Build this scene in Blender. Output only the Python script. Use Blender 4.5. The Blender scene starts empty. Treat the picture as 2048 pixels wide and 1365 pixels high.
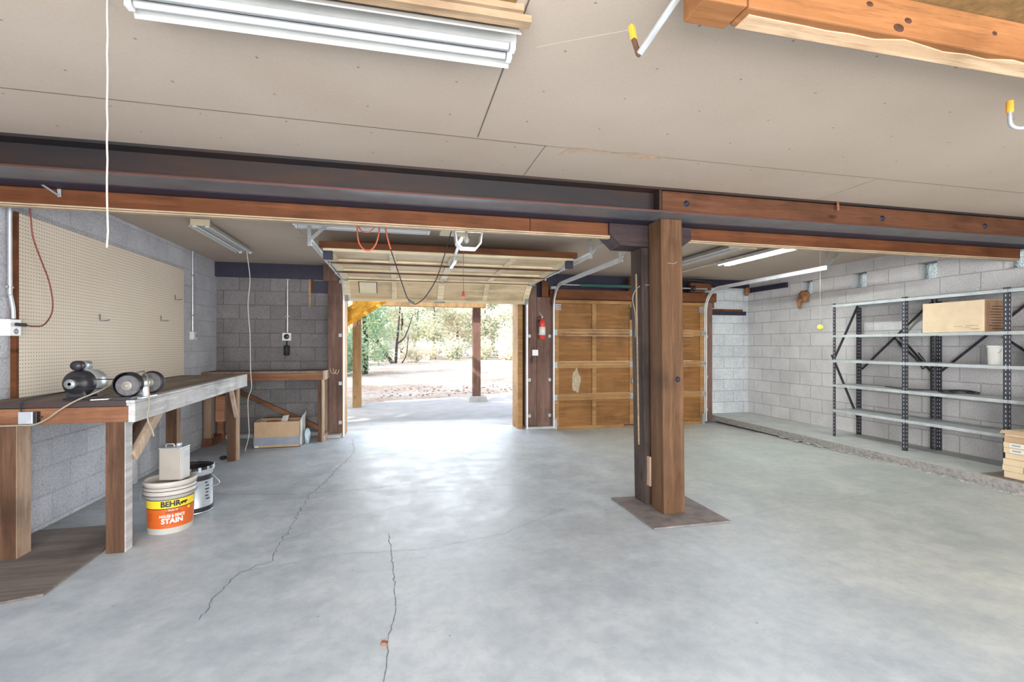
import bpy, bmesh, math, random
from mathutils import Vector, Matrix
random.seed(7)
scene = bpy.context.scene
C = scene.collection
PI = math.pi
# ------------------------------------------------------------------ camera
CAMH = 1.337
cam_d = bpy.data.cameras.new('camera'); cam = bpy.data.objects.new('camera', cam_d); C.objects.link(cam)
cam_d.sensor_width = 36.0; cam_d.lens = 36.0 * 958 / 2048
cam.location = (0, 0, CAMH)
cam.rotation_euler = (math.radians(90), 0, -math.atan(224 / 958))
cam_d.shift_y = 7.5 / 2048
cam_d.clip_start = 0.02; cam_d.clip_end = 500
scene.camera = cam
# ------------------------------------------------------------------ world, sun, fill lamps, exposure
w = bpy.data.worlds.new('sky'); scene.world = w; w.use_nodes = True
wn = w.node_tree.nodes; wl = w.node_tree.links
sky = wn.new('ShaderNodeTexSky'); sky.sky_type = 'NISHITA'; sky.sun_disc = False
sky.sun_elevation = math.radians(37); sky.sun_rotation = math.radians(242); sky.air_density = 1.0; sky.dust_density = 2.5; sky.ozone_density = 1.0
wn['Background'].inputs['Strength'].default_value = 0.46
hs = wn.new('ShaderNodeHueSaturation'); hs.inputs['Saturation'].default_value = 0.5
wl.new(sky.outputs[0], hs.inputs['Color']); wl.new(hs.outputs[0], wn['Background'].inputs[0])
sun_d = bpy.data.lights.new('sun', 'SUN'); sun_d.energy = 4.8; sun_d.angle = math.radians(0.8); sun_d.color = (1.0, 0.95, 0.86)
sun = bpy.data.objects.new('sun', sun_d); C.objects.link(sun)
SUNDIR = Vector((0.85, 0.45, -0.72)).normalized()
sun.rotation_euler = SUNDIR.to_track_quat('-Z', 'Y').to_euler()
def area(name, loc, target, sx, sy, energy, color):
    d = bpy.data.lights.new(name, 'AREA'); d.shape = 'RECTANGLE'; d.size = sx; d.size_y = sy; d.energy = energy; d.color = color
    o = bpy.data.objects.new(name, d); C.objects.link(o); o.location = loc
    o.rotation_euler = (Vector(target) - Vector(loc)).to_track_quat('-Z', 'Y').to_euler()
    return o
# unseen fill lamps added behind the camera to brighten the room
area('rear_left_fill', (-.3, -2.35, 1.15), (.4, 3, 1.0), 3.6, 2.1, 190, (0.93, 0.96, 1.0))
area('rear_right_fill', (4.0, -2.35, 1.25), (3.6, 3, 1.1), 2.4, 1.9, 90, (0.93, 0.96, 1.0))
# fill lamp added outside the open garage door to boost its daylight
area('front_doorway_fill', (.55, 8.3, 1.25), (.5, 4.5, 0.0), 2.4, 1.9, 30, (0.90, 0.96, 1.0))
scene.view_settings.view_transform = 'Standard'; scene.view_settings.look = 'None'
scene.view_settings.exposure = 0.93; scene.view_settings.gamma = 1.0
scene.view_settings.use_curve_mapping = False

# ================================================================== helpers
class MB:
    def __init__(s): s.v = []; s.f = []; s.sm = []
    def add(s, vs, fs, smooth=False):
        b = len(s.v); s.v += [Vector(p) for p in vs]
        for f in fs: s.f.append([i + b for i in f]); s.sm.append(smooth)
        return s
    def box(s, x0, x1, y0, y1, z0, z1):
        return s.fbox(x0, x1, y0, y1, z0, z1, lambda a, b, c: (a, b, c))
    def fbox(s, a0, a1, b0, b1, c0, c1, fn):
        vs = [fn(a, b, c) for c in (c0, c1) for b in (b0, b1) for a in (a0, a1)]
        return s.add(vs, [(0, 2, 3, 1), (4, 5, 7, 6), (0, 1, 5, 4), (2, 6, 7, 3), (0, 4, 6, 2), (1, 3, 7, 5)])
    def bar(s, p0, p1, wd, h, up=(0, 0, 1)):
        p0 = Vector(p0); p1 = Vector(p1); d = (p1 - p0).normalized(); up = Vector(up)
        sd = d.cross(up).normalized(); u = sd.cross(d).normalized()
        return s.fbox(0, (p1 - p0).length, -wd / 2, wd / 2, -h / 2, h / 2, lambda a, b, c: p0 + d * a + sd * b + u * c)
    def tube(s, pts, r, n=8, caps=True):
        pts = [Vector(p) for p in pts]; rs = r if isinstance(r, (list, tuple)) else [r] * len(pts)
        rings = []; prev = None
        for i, p in enumerate(pts):
            t = (pts[min(i + 1, len(pts) - 1)] - pts[max(i - 1, 0)]).normalized()
            if prev is None:
                a = Vector((0, 0, 1)) if abs(t.z) < .9 else Vector((1, 0, 0)); nx = t.cross(a).normalized()
            else: nx = (prev - t * prev.dot(t)).normalized()
            prev = nx; ny = t.cross(nx)
            rings.append([p + (nx * math.cos(2 * PI * k / n) + ny * math.sin(2 * PI * k / n)) * rs[i] for k in range(n)])
        vs = [q for ring in rings for q in ring]; fs = []
        for i in range(len(pts) - 1):
            for k in range(n): fs.append((i * n + k, i * n + (k + 1) % n, (i + 1) * n + (k + 1) % n, (i + 1) * n + k))
        s.add(vs, fs, True)
        if caps:
            s.add(rings[0], [tuple(range(n))[::-1]]); s.add(rings[-1], [tuple(range(n))])
        return s
    def lathe(s, prof, origin, axis=(0, 0, 1), n=24, a0=0, a1=2 * PI, smooth=True):
        o = Vector(origin); ax = Vector(axis).normalized()
        a = Vector((1, 0, 0)) if abs(ax.x) < .9 else Vector((0, 1, 0)); u = (a - ax * a.dot(ax)).normalized(); v = ax.cross(u)
        full = abs(a1 - a0 - 2 * PI) < 1e-6; m = n if full else n + 1
        vs = []
        for (r, z) in prof:
            for k in range(m):
                th = a0 + (a1 - a0) * k / n; vs.append(o + ax * z + (u * math.cos(th) + v * math.sin(th)) * r)
        fs = []
        for i in range(len(prof) - 1):
            for k in range(n):
                k2 = (k + 1) % m; fs.append((i * m + k, i * m + k2, (i + 1) * m + k2, (i + 1) * m + k))
        return s.add(vs, fs, smooth)
    def prism(s, poly, fn, c0, c1):
        n = len(poly)
        vs = [fn(a, b, c0) for a, b in poly] + [fn(a, b, c1) for a, b in poly]
        fs = [tuple(range(n))[::-1], tuple(range(n, 2 * n))] + [(i, (i + 1) % n, n + (i + 1) % n, n + i) for i in range(n)]
        return s.add(vs, fs)
    def build(s, name, mat, parent=None, origin=None, bevel=0, seg=2, rough=0.0):
        me = bpy.data.meshes.new(name)
        if parent is not None: org = ROOTLOC.get(parent.name, Vector((0, 0, 0)))
        elif origin is not None: org = Vector(origin)
        else:
            xs = [p.x for p in s.v]; ys = [p.y for p in s.v]; zs = [p.z for p in s.v]
            org = Vector(((min(xs) + max(xs)) / 2, (min(ys) + max(ys)) / 2, min(zs)))
        me.from_pydata([tuple(p - org) for p in s.v], [], s.f)
        me.polygons.foreach_set('use_smooth', s.sm)
        me.update()
        bm = bmesh.new(); bm.from_mesh(me); bmesh.ops.recalc_face_normals(bm, faces=bm.faces); bm.to_mesh(me); bm.free()
        o = bpy.data.objects.new(name, me); C.objects.link(o)
        me.materials.append(mat)
        if parent is not None:
            o.parent = parent
        else: o.location = org
        ROOTLOC[o.name] = org
        if bevel:
            b = o.modifiers.new('bevel', 'BEVEL'); b.width = bevel; b.segments = seg; b.limit_method = 'ANGLE'; b.angle_limit = math.radians(40)
        return o
ROOTLOC = {}
def thing(name, label, cat, loc, group=None):
    o = bpy.data.objects.new(name, None); C.objects.link(o); o.location = loc; ROOTLOC[o.name] = Vector(loc)
    o.empty_display_size = .1
    return tag(o, label, cat, group)
def tag(o, label, cat=None, group=None, kind=None):
    o['label'] = label
    if cat: o['category'] = cat
    if group: o['group'] = group
    if kind: o['kind'] = kind
    return o
def struct(o): o['kind'] = 'structure'; return o
def sroot(name, loc):
    o = bpy.data.objects.new(name, None); C.objects.link(o); o.location = loc; ROOTLOC[o.name] = Vector(loc); o['kind'] = 'structure'; return o
def smoothpts(pts, k=6):
    P = [Vector(p) for p in pts]; P = [P[0] * 2 - P[1]] + P + [P[-1] * 2 - P[-2]]; out = []
    for i in range(1, len(P) - 2):
        for j in range(k):
            t = j / k; a, b, c, d = P[i - 1], P[i], P[i + 1], P[i + 2]
            out.append(0.5 * ((2 * b) + (c - a) * t + (2 * a - 5 * b + 4 * c - d) * t * t + (3 * b - a - 3 * c + d) * t ** 3))
    out.append(P[-2]); return out

# ================================================================== materials
def new_mat(name):
    m = bpy.data.materials.new(name); m.use_nodes = True; nt = m.node_tree; return m, nt, nt.nodes['Principled BSDF']
def N(nt, t, **kw):
    n = nt.nodes.new(t)
    for k, v in kw.items():
        if k in n.inputs: n.inputs[k].default_value = v
        else: setattr(n, k, v)
    return n
def ramp(nt, stops, src):
    r = nt.nodes.new('ShaderNodeValToRGB'); els = r.color_ramp.elements
    while len(els) < len(stops): els.new(.5)
    for e, (p, c) in zip(els, stops): e.position = p; e.color = (*c, 1) if len(c) == 3 else c
    nt.links.new(src, r.inputs[0]); return r.outputs[0]
def mixc(nt, a, b, fac, mode='MIX'):
    m = nt.nodes.new('ShaderNodeMix'); m.data_type = 'RGBA'; m.blend_type = mode
    for s, v in ((m.inputs[0], fac), (m.inputs[6], a), (m.inputs[7], b)):
        if hasattr(v, 'type') and not isinstance(v, (int, float, tuple)): nt.links.new(v, s)
        elif isinstance(v, tuple): s.default_value = (*v, 1) if len(v) == 3 else v
        else: s.default_value = v
    return m.outputs[2]
def coords(nt, scale=(1, 1, 1), world=False, loc=(0, 0, 0), rot=(0, 0, 0)):
    mp = nt.nodes.new('ShaderNodeMapping'); mp.inputs['Scale'].default_value = scale; mp.inputs['Location'].default_value = loc; mp.inputs['Rotation'].default_value = rot
    if world: g = nt.nodes.new('ShaderNodeNewGeometry'); nt.links.new(g.outputs['Position'], mp.inputs[0])
    else: g = nt.nodes.new('ShaderNodeTexCoord'); nt.links.new(g.outputs['Object'], mp.inputs[0])
    return mp.outputs[0]
def noise(nt, vec, scale, detail=4, rough=.55):
    n = nt.nodes.new('ShaderNodeTexNoise'); n.inputs['Scale'].default_value = scale; n.inputs['Detail'].default_value = detail; n.inputs['Roughness'].default_value = rough
    nt.links.new(vec, n.inputs['Vector']); return n.outputs[0]
def bump(nt, bsdf, h, strength=.3, dist=.01):
    b = nt.nodes.new('ShaderNodeBump'); b.inputs['Strength'].default_value = strength; b.inputs['Distance'].default_value = dist
    nt.links.new(h, b.inputs['Height']); nt.links.new(b.outputs[0], bsdf.inputs['Normal'])
def math_(nt, op, a, b=0.0):
    m = nt.nodes.new('ShaderNodeMath'); m.operation = op
    for s, v in ((m.inputs[0], a), (m.inputs[1], b)):
        if isinstance(v, (int, float)): s.default_value = v
        else: nt.links.new(v, s)
    return m.outputs[0]
_c = {}
def plain(name, col, rough=.5, metal=0.0, var=.12, vs=12, bmp=0.0, spec=None):
    if name in _c: return _c[name]
    m, nt, b = new_mat(name)
    v = coords(nt, world=True); n = noise(nt, v, vs)
    lo = tuple(max(0, c * (1 - var)) for c in col); hi = tuple(min(1, c * (1 + var)) for c in col)
    nt.links.new(ramp(nt, [(.3, lo), (.7, hi)], n), b.inputs['Base Color'])
    b.inputs['Roughness'].default_value = rough; b.inputs['Metallic'].default_value = metal
    if bmp: bump(nt, b, noise(nt, v, vs * 5), bmp, .004)
    _c[name] = m; return m
def wood(name, dark, light, axis='z', rough=.65, knots=True, fine=1.0):
    key = name + axis
    if key in _c: return _c[key]
    m, nt, b = new_mat(key)
    st = {'x': (.07, 1, 1), 'y': (1, .07, 1), 'z': (1, 1, .07)}[axis]
    v = coords(nt, scale=st, world=True)
    big = noise(nt, v, 7, 3); fi = noise(nt, v, 70 * fine, 4, .7)
    wv = coords(nt, world=True); blot = noise(nt, wv, 2.2, 4)
    col = ramp(nt, [(.28, dark), (.72, light)], big)
    col = mixc(nt, col, tuple(c * .62 for c in dark), ramp(nt, [(.52, (0, 0, 0)), (.72, (.6, .6, .6))], fi))
    col = mixc(nt, col, tuple(c * .5 for c in dark), ramp(nt, [(.48, (0, 0, 0)), (.72, (.75, .75, .75))], blot))
    col = mixc(nt, col, tuple(min(1, c * 1.45) for c in light), ramp(nt, [(.50, (0, 0, 0)), (.72, (.6, .6, .6))], noise(nt, coords(nt, scale=st, world=True, loc=(3, 5, 7)), 22, 5, .7)))
    if knots:
        kv = coords(nt, scale={'x': (.35, 1, 1), 'y': (1, .35, 1), 'z': (1, 1, .35)}[axis], world=True)
        vo = nt.nodes.new('ShaderNodeTexVoronoi'); vo.inputs['Scale'].default_value = 4.2; nt.links.new(kv, vo.inputs['Vector'])
        col = mixc(nt, col, tuple(c * .28 for c in dark), ramp(nt, [(.035, (.9, .9, .9)), (.10, (0, 0, 0))], vo.outputs['Distance']))
    nt.links.new(col, b.inputs['Base Color']); b.inputs['Roughness'].default_value = rough; b.inputs['Specular IOR Level'].default_value = .2
    bump(nt, b, fi, .25, .003); _c[key] = m; return m
def block_mat(name, cols, mortar, axis, base, offs=0.0, dirt=0.0, dirtcol=(.05, .045, .05), patches=()):
    """running-bond concrete block; axis x or y is the wall's horizontal"""
    m, nt, b = new_mat(name)
    g = nt.nodes.new('ShaderNodeNewGeometry'); sx = nt.nodes.new('ShaderNodeSeparateXYZ'); nt.links.new(g.outputs['Position'], sx.inputs[0])
    cb = nt.nodes.new('ShaderNodeCombineXYZ')
    nt.links.new(math_(nt, 'ADD', sx.outputs['X' if axis == 'x' else 'Y'], offs + 40.64), cb.inputs[0]); nt.links.new(math_(nt, 'SUBTRACT', sx.outputs['Z'], base - 2.032), cb.inputs[1])
    br = nt.nodes.new('ShaderNodeTexBrick'); nt.links.new(cb.outputs[0], br.inputs['Vector'])
    br.offset = .5; br.inputs['Scale'].default_value = 1; br.inputs['Mortar Size'].default_value = .006; br.inputs['Mortar Smooth'].default_value = .25
    br.inputs['Brick Width'].default_value = .4064; br.inputs['Row Height'].default_value = .2032; br.inputs['Bias'].default_value = 0
    br.inputs['Color1'].default_value = (*cols[0], 1); br.inputs['Color2'].default_value = (*cols[1], 1); br.inputs['Mortar'].default_value = (*mortar, 1)
    v = coords(nt, world=True); fine = noise(nt, v, 90, 5, .7); mid = noise(nt, v, 3.0, 5, .6); pit = noise(nt, v, 45, 2, .5)
    col = mixc(nt, br.outputs['Color'], (.45, .44, .44), ramp(nt, [(.40, (.5, .5, .5)), (.56, (0, 0, 0))], fine), 'MULTIPLY')
    col = mixc(nt, col, (.80, .80, .82), ramp(nt, [(.4, (.0, .0, .0)), (.75, (1, 1, 1))], mid), 'MULTIPLY')
    col = mixc(nt, col, tuple(c * .35 for c in cols[0]), ramp(nt, [(.27, (.8, .8, .8)), (.34, (0, 0, 0))], pit))
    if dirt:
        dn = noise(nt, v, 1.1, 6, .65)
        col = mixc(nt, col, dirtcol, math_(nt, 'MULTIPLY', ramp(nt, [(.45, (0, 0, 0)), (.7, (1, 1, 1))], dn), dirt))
    nt.links.new(col, b.inputs['Base Color']); b.inputs['Roughness'].default_value = .92
    h = math_(nt, 'SUBTRACT', math_(nt, 'MULTIPLY', fine, .35), br.outputs['Fac'])
    bump(nt, b, h, .8, .008); return m
M = {}
M['block_left'] = block_mat('block_cool', ((.66, .67, .71), (.58, .59, .63)), (.55, .55, .58), 'y', .03)
M['block_back'] = block_mat('block_dim_dirty', ((.27, .25, .245), (.215, .20, .195)), (.17, .16, .155), 'x', .08, dirt=.35)  # dark tone paints in the dim light there, besides dirt
M['block_back_r'] = block_mat('block_pale', ((.70, .73, .745), (.63, .66, .675)), (.48, .505, .515), 'x', .1, .2)
M['block_right'] = block_mat('block_rosy', ((.76, .74, .735), (.68, .66, .655)), (.50, .485, .48), 'y', .1, .12)
def floor_mat():
    m, nt, b = new_mat('concrete_floor'); v = coords(nt, world=True)
    big = noise(nt, v, .7, 6, .6); mid = noise(nt, v, 3.5, 7, .65); fi = noise(nt, v, 38, 4, .7)
    col = ramp(nt, [(.3, (.475, .525, .57)), (.52, (.56, .61, .65)), (.72, (.64, .68, .715))], big)
    col = mixc(nt, col, (.83, .85, .87), ramp(nt, [(.40, (1, 1, 1)), (.60, (0, 0, 0))], mid), 'MULTIPLY')
    col = mixc(nt, col, (.90, .91, .92), ramp(nt, [(.42, (1, 1, 1)), (.56, (0, 0, 0))], noise(nt, v, 13, 6, .72)), 'MULTIPLY')
    sv = coords(nt, scale=(1, 2.4, 1), world=True, rot=(0, 0, .5)); st = noise(nt, sv, 2.1, 7, .72)
    col = mixc(nt, col, (.33, .35, .36), ramp(nt, [(.60, (0, 0, 0)), (.74, (.55, .55, .55))], st))
    # warm lamplight tint painted over the right hand bay
    g = nt.nodes.new('ShaderNodeNewGeometry'); sx = nt.nodes.new('ShaderNodeSeparateXYZ'); nt.links.new(g.outputs['Position'], sx.inputs[0])
    wob = math_(nt, 'ADD', sx.outputs['X'], math_(nt, 'MULTIPLY', mid, 1.2))
    fx = ramp(nt, [(.0, (0, 0, 0)), (1, (1, 1, 1))], math_(nt, 'MULTIPLY', math_(nt, 'SUBTRACT', wob, 2.6), .8))
    col = mixc(nt, col, (1.0, .97, .86), fx, 'MULTIPLY')
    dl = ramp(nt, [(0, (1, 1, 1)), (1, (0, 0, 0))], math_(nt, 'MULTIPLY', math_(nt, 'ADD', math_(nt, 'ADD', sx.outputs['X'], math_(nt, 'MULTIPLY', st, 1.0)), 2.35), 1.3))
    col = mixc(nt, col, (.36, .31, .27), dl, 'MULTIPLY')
    vo = nt.nodes.new('ShaderNodeTexVoronoi'); vo.inputs['Scale'].default_value = 5; nt.links.new(v, vo.inputs['Vector'])
    col = mixc(nt, col, (.18, .18, .19), ramp(nt, [(.02, (.7, .7, .7)), (.045, (0, 0, 0))], vo.outputs['Distance']))
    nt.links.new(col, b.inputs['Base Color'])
    nt.links.new(ramp(nt, [(.35, (.36, .36, .36)), (.65, (.54, .54, .54))], mid), b.inputs['Roughness'])
    bump(nt, b, math_(nt, 'ADD', math_(nt, 'MULTIPLY', mid, 1.0), math_(nt, 'MULTIPLY', fi, .15)), .25, .01); return m
M['floor'] = floor_mat()
M['slab_edge'] = plain('slab_concrete', (.42, .42, .41), .8, 0, .2, 5, .4)
def ledge_mat():
    m, nt, b = new_mat('ledge_concrete'); v = coords(nt, world=True)
    n1 = noise(nt, v, 4, 7, .7); n2 = noise(nt, v, 30, 5, .7)
    col = ramp(nt, [(.3, (.44, .46, .45)), (.7, (.62, .64, .61))], n1)
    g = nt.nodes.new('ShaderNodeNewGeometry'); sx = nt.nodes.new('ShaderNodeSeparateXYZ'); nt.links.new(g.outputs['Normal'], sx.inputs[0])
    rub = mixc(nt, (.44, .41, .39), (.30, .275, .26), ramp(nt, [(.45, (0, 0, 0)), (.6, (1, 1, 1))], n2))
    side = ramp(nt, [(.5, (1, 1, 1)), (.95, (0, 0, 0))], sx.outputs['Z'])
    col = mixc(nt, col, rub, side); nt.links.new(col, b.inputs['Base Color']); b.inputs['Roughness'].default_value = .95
    bump(nt, b, n2, .7, .012); return m
M['ledge'] = ledge_mat()
def ceiling_mat():
    m, nt, b = new_mat('ceiling_board'); v = coords(nt, world=True)
    n1 = noise(nt, v, 1.0, 4, .5); n2 = noise(nt, v, 120, 2, .5)
    col = ramp(nt, [(.3, (.46, .372, .295)), (.7, (.52, .432, .352))], n1)
    col = mixc(nt, col, (.9, .9, .9), ramp(nt, [(.35, (.5, .5, .5)), (.6, (0, 0, 0))], n2), 'MULTIPLY')
    # nail heads in rows every 0.4 m x 0.3 m
    g = nt.nodes.new('ShaderNodeNewGeometry'); sx = nt.nodes.new('ShaderNodeSeparateXYZ'); nt.links.new(g.outputs['Position'], sx.inputs[0])
    def cell(src, p, o):
        f = math_(nt, 'FRACT', math_(nt, 'MULTIPLY', math_(nt, 'ADD', src, o), 1 / p)); return math_(nt, 'MULTIPLY', math_(nt, 'SUBTRACT', f, .5), p)
    wx = math_(nt, 'ADD', sx.outputs['X'], math_(nt, 'MULTIPLY', n1, .12)); wy = math_(nt, 'ADD', sx.outputs['Y'], math_(nt, 'MULTIPLY', n1, .25))
    cx, cy = cell(wx, .406, 20.2), cell(wy, .30, 20.1)
    d = math_(nt, 'SQRT', math_(nt, 'ADD', math_(nt, 'MULTIPLY', cx, cx), math_(nt, 'MULTIPLY', cy, cy)))
    col = mixc(nt, col, (.12, .10, .08), ramp(nt, [(.003, (.9, .9, .9)), (.0055, (0, 0, 0))], d))
    nt.links.new(col, b.inputs['Base Color']); b.inputs['Roughness'].default_value = .85; return m
M['ceiling'] = ceiling_mat()
M['seam'] = plain('seam_dark', (.12, .10, .085), .9)
M['paper'] = plain('torn_paper', (.50, .36, .25), .9, 0, .15, 20)
M['crack'] = plain('crack_dark', (.17, .18, .19), .95, 0, .5, 40)
M['fibre'] = plain('brown_fibreboard', (.21, .125, .042), .9, 0, .3, 25, .3)
def steel_mat(name, base, rust, amt):
    m, nt, b = new_mat(name); v = coords(nt, scale=(.25, 1, 1), world=True)
    n1 = noise(nt, v, 5, 6, .7); n2 = noise(nt, coords(nt, world=True), 60, 3)
    col = mixc(nt, base, rust, ramp(nt, [(.5 - amt, (0, 0, 0)), (.75 - amt, (1, 1, 1))], n1))
    nt.links.new(col, b.inputs['Base Color']); b.inputs['Roughness'].default_value = .5; b.inputs['Metallic'].default_value = .35
    bump(nt, b, n2, .2, .002); return m
M['steel_beam'] = steel_mat('mill_steel', (.028, .024, .026), (.055, .028, .018), .08)
M['flange'] = plain('flange_floorlit', (.17, .175, .19), .38, .35, .2, 6, .15)  # paler than the web: reflected floor light put into the colour
M['steel_red'] = steel_mat('primer_steel', (.13, .045, .035), (.09, .04, .03), .1)
M['steel_dark'] = plain('dark_steel', (.030, .028, .05), .55, .3)
M['rack'] = plain('rack_steel', (.47, .50, .51), .6, .15, .15, 9, .1)
M['rack_post'] = plain('rack_post_steel', (.05, .052, .065), .5, .3, .2, 9)
M['hole'] = plain('slot_black', (.02, .02, .025), .9)
M['galv'] = plain('galvanised', (.62, .66, .69), .38, .65, .12, 14, .1)
M['galv_dull'] = plain('galvanised_dull', (.36, .38, .38), .5, .5, .15, 14)
M['track'] = plain('track_galvanised', (.74, .76, .78), .42, .35, .1, 12)
M['white_enamel'] = plain('white_enamel', (.80, .80, .79), .3, 0, .04, 5)
M['reflector'] = plain('dusty_reflector', (.46, .45, .42), .3, 0, .1, 5)
M['tube_off'] = plain('tube_glass_off', (.58, .60, .61), .10, 0, .03, 5)
M['cream'] = plain('cream_board', (.66, .57, .40), .8, 0, .08, 6)
M['creamtrim'] = plain('cream_trim', (.46, .34, .22), .7, 0, .15, 6)
M['black'] = plain('black_paint', (.025, .024, .028), .4, 0, .3, 20)
M['rubber'] = plain('black_rubber', (.02, .02, .022), .7)
M['tan_cord'] = plain('tan_cord', (.33, .28, .21), .6)
M['red_cord'] = plain('red_cord', (.20, .045, .035), .55)
M['orange_cord'] = plain('orange_cord', (.62, .13, .06), .5)
M['white_cord'] = plain('white_cord', (.62, .60, .56), .6)
M['string'] = plain('pale_string', (.72, .68, .58), .8)
M['plastic_white'] = plain('white_plastic', (.72, .71, .67), .4, 0, .06, 8)
M['pail'] = plain('pail_plastic', (.56, .52, .46), .42, 0, .1, 6)
M['yellow_label'] = plain('yellow_label', (.86, .62, .03), .45, 0, .05, 8)
M['orange_label'] = plain('orange_label', (.62, .115, .015), .45, 0, .06, 8)
M['ink'] = plain('black_ink', (.02, .02, .02), .5)
M['white_ink'] = plain('white_ink', (.80, .79, .74), .5)
M['tin'] = plain('painted_tin', (.40, .36, .31), .45, .0, .08, 8)
M['tin_white'] = plain('tin_white_side', (.60, .60, .585), .45, .0, .06, 8)
M['grey_print'] = plain('grey_print', (.48, .52, .56), .5)
M['card'] = plain('cardboard', (.50, .345, .21), .85, 0, .08, 9, .1)
M['card_light'] = plain('cardboard_light', (.70, .55, .37), .85, 0, .06, 9, .1)
M['card_dark'] = plain('cardboard_side', (.33, .19, .115), .85, 0, .1, 9, .1)
M['card_blue'] = plain('cardboard_blue_print', (.28, .31, .36), .8, 0, .1, 9)
M['card_white'] = plain('cardboard_white', (.74, .73, .68), .8, 0, .05, 9)
M['red'] = plain('extinguisher_red', (.60, .05, .035), .35, 0, .08, 8)
M['yellow'] = plain('yellow_felt', (.80, .68, .08), .8, 0, .12, 40, .4)
M['orange_tip'] = plain('orange_vinyl', (.92, .40, .04), .5, 0, .08, 30)
M['green_tube'] = plain('green_sleeve', (.02, .07, .065), .45, 0, .3, 30)
M['leather'] = plain('brown_leather', (.30, .14, .06), .75, 0, .4, 22, .5)
M['blue_paper'] = plain('pale_blue_paper', (.50, .62, .70), .8, 0, .1, 20)
M['teal'] = plain('teal_print', (.10, .40, .46), .6)
M['post'] = wood('post_fir', (.10, .050, .024), (.175, .094, .048), 'z')
M['post_pale'] = wood('post_pale', (.38, .25, .18), (.52, .37, .28), 'z')
M['dark_post'] = wood('dark_stained', (.030, .022, .020), (.085, .058, .048), 'z')
M['dark_post_x'] = wood('dark_stained', (.030, .020, .022), (.065, .042, .042), 'x')
M['header'] = wood('header_fir', (.105, .034, .012), (.17, .062, .024), 'x')
M['header_dark'] = wood('joint_shade_brown', (.075, .03, .016), (.14, .058, .028), 'x')
M['timber'] = wood('ceiling_timber', (.24, .095, .032), (.36, .16, .062), 'x', fine=.8)
M['timber_raw'] = wood('torn_timber', (.58, .36, .20), (.74, .54, .36), 'x', knots=False)
M['apron_y'] = wood('greyed_pine', (.44, .44, .45), (.64, .63, .61), 'y')
M['bench_top'] = wood('bench_top', (.16, .125, .105), (.30, .245, .20), 'y', knots=False)
M['bench_x'] = wood('bench_fir', (.19, .08, .04), (.32, .15, .08), 'x')
M['bench_z'] = wood('bench_leg', (.085, .042, .024), (.155, .082, .048), 'z')
M['leg_z'] = wood('leg_pale', (.33, .215, .145), (.46, .33, .235), 'z')
M['brace'] = wood('brace_pine', (.42, .30, .21), (.56, .43, .32), 'z')
M['jamb'] = wood('jamb_redwood', (.13, .070, .052), (.21, .125, .097), 'z')
M['door_panel'] = wood('door_panel', (.20, .088, .026), (.285, .138, .048), 'x', knots=False)
M['door_rail'] = wood('door_rail', (.28, .145, .052), (.39, .22, .09), 'x', knots=False)
M['odoor_panel'] = wood('open_door_panel', (.52, .385, .225), (.64, .50, .32), 'x', knots=False)
M['odoor_rail'] = wood('open_door_rail', (.64, .50, .31), (.76, .63, .43), 'x', knots=False)
M['strip_wood'] = wood('wood_strip', (.32, .21, .12), (.44, .31, .20), 'x', knots=False)
M['ext_post'] = wood('carport_post', (.24, .15, .07), (.36, .235, .12), 'z')
M['ext_stair'] = wood('stair_yellow', (.62, .30, .03), (.80, .44, .06), 'y')
M['ply'] = wood('old_plywood', (.17, .14, .125), (.26, .225, .20), 'x', knots=False)
M['post_base'] = plain('rusty_plate', (.22, .19, .185), .75, .1, .3, 8, .3)
M['bark'] = plain('bark', (.05, .035, .03), .9, 0, .4, 20, .5)
def pegboard_mat():
    m, nt, b = new_mat('pegboard'); g = nt.nodes.new('ShaderNodeNewGeometry'); sx = nt.nodes.new('ShaderNodeSeparateXYZ'); nt.links.new(g.outputs['Position'], sx.inputs[0])
    def cell(src):
        f = math_(nt, 'FRACT', math_(nt, 'MULTIPLY', src, 1 / .0254)); return math_(nt, 'SUBTRACT', f, .5)
    a, c = cell(sx.outputs['Y']), cell(sx.outputs['Z'])
    d = math_(nt, 'SQRT', math_(nt, 'ADD', math_(nt, 'MULTIPLY', a, a), math_(nt, 'MULTIPLY', c, c)))
    base = ramp(nt, [(.3, (.70, .60, .47)), (.7, (.76, .67, .55))], noise(nt, coords(nt, world=True), 1.2))
    nt.links.new(mixc(nt, base, (.10, .075, .05), ramp(nt, [(.13, (1, 1, 1)), (.17, (0, 0, 0))], d)), b.inputs['Base Color'])
    b.inputs['Roughness'].default_value = .5; return m
M['pegboard'] = pegboard_mat()
def glass_block_mat():
    m, nt, b = new_mat('glass_block'); v = coords(nt, world=True)
    wv = nt.nodes.new('ShaderNodeTexWave'); wv.inputs['Scale'].default_value = 14; wv.inputs['Distortion'].default_value = 6; wv.inputs['Detail'].default_value = 2; wv.inputs['Detail Scale'].default_value = 3
    nt.links.new(v, wv.inputs['Vector'])
    b.inputs['Base Color'].default_value = (.40, .43, .41, 1); b.inputs['Transmission Weight'].default_value = .9; b.inputs['Roughness'].default_value = .18; b.inputs['IOR'].default_value = 1.3
    bump(nt, b, wv.outputs['Fac'], 1.0, .02); return m
M['glass_block'] = glass_block_mat()
def clear_mat():
    m, nt, b = new_mat('clear_lens'); b.inputs['Base Color'].default_value = (.95, .93, .85, 1); b.inputs['Transmission Weight'].default_value = .95; b.inputs['Roughness'].default_value = .05; b.inputs['IOR'].default_value = 1.1; return m
M['clear'] = clear_mat()
def emit_mat(name, col, st):
    m, nt, b = new_mat(name); b.inputs['Base Color'].default_value = (*col, 1); b.inputs['Emission Color'].default_value = (*col, 1); b.inputs['Emission Strength'].default_value = st; return m
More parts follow.
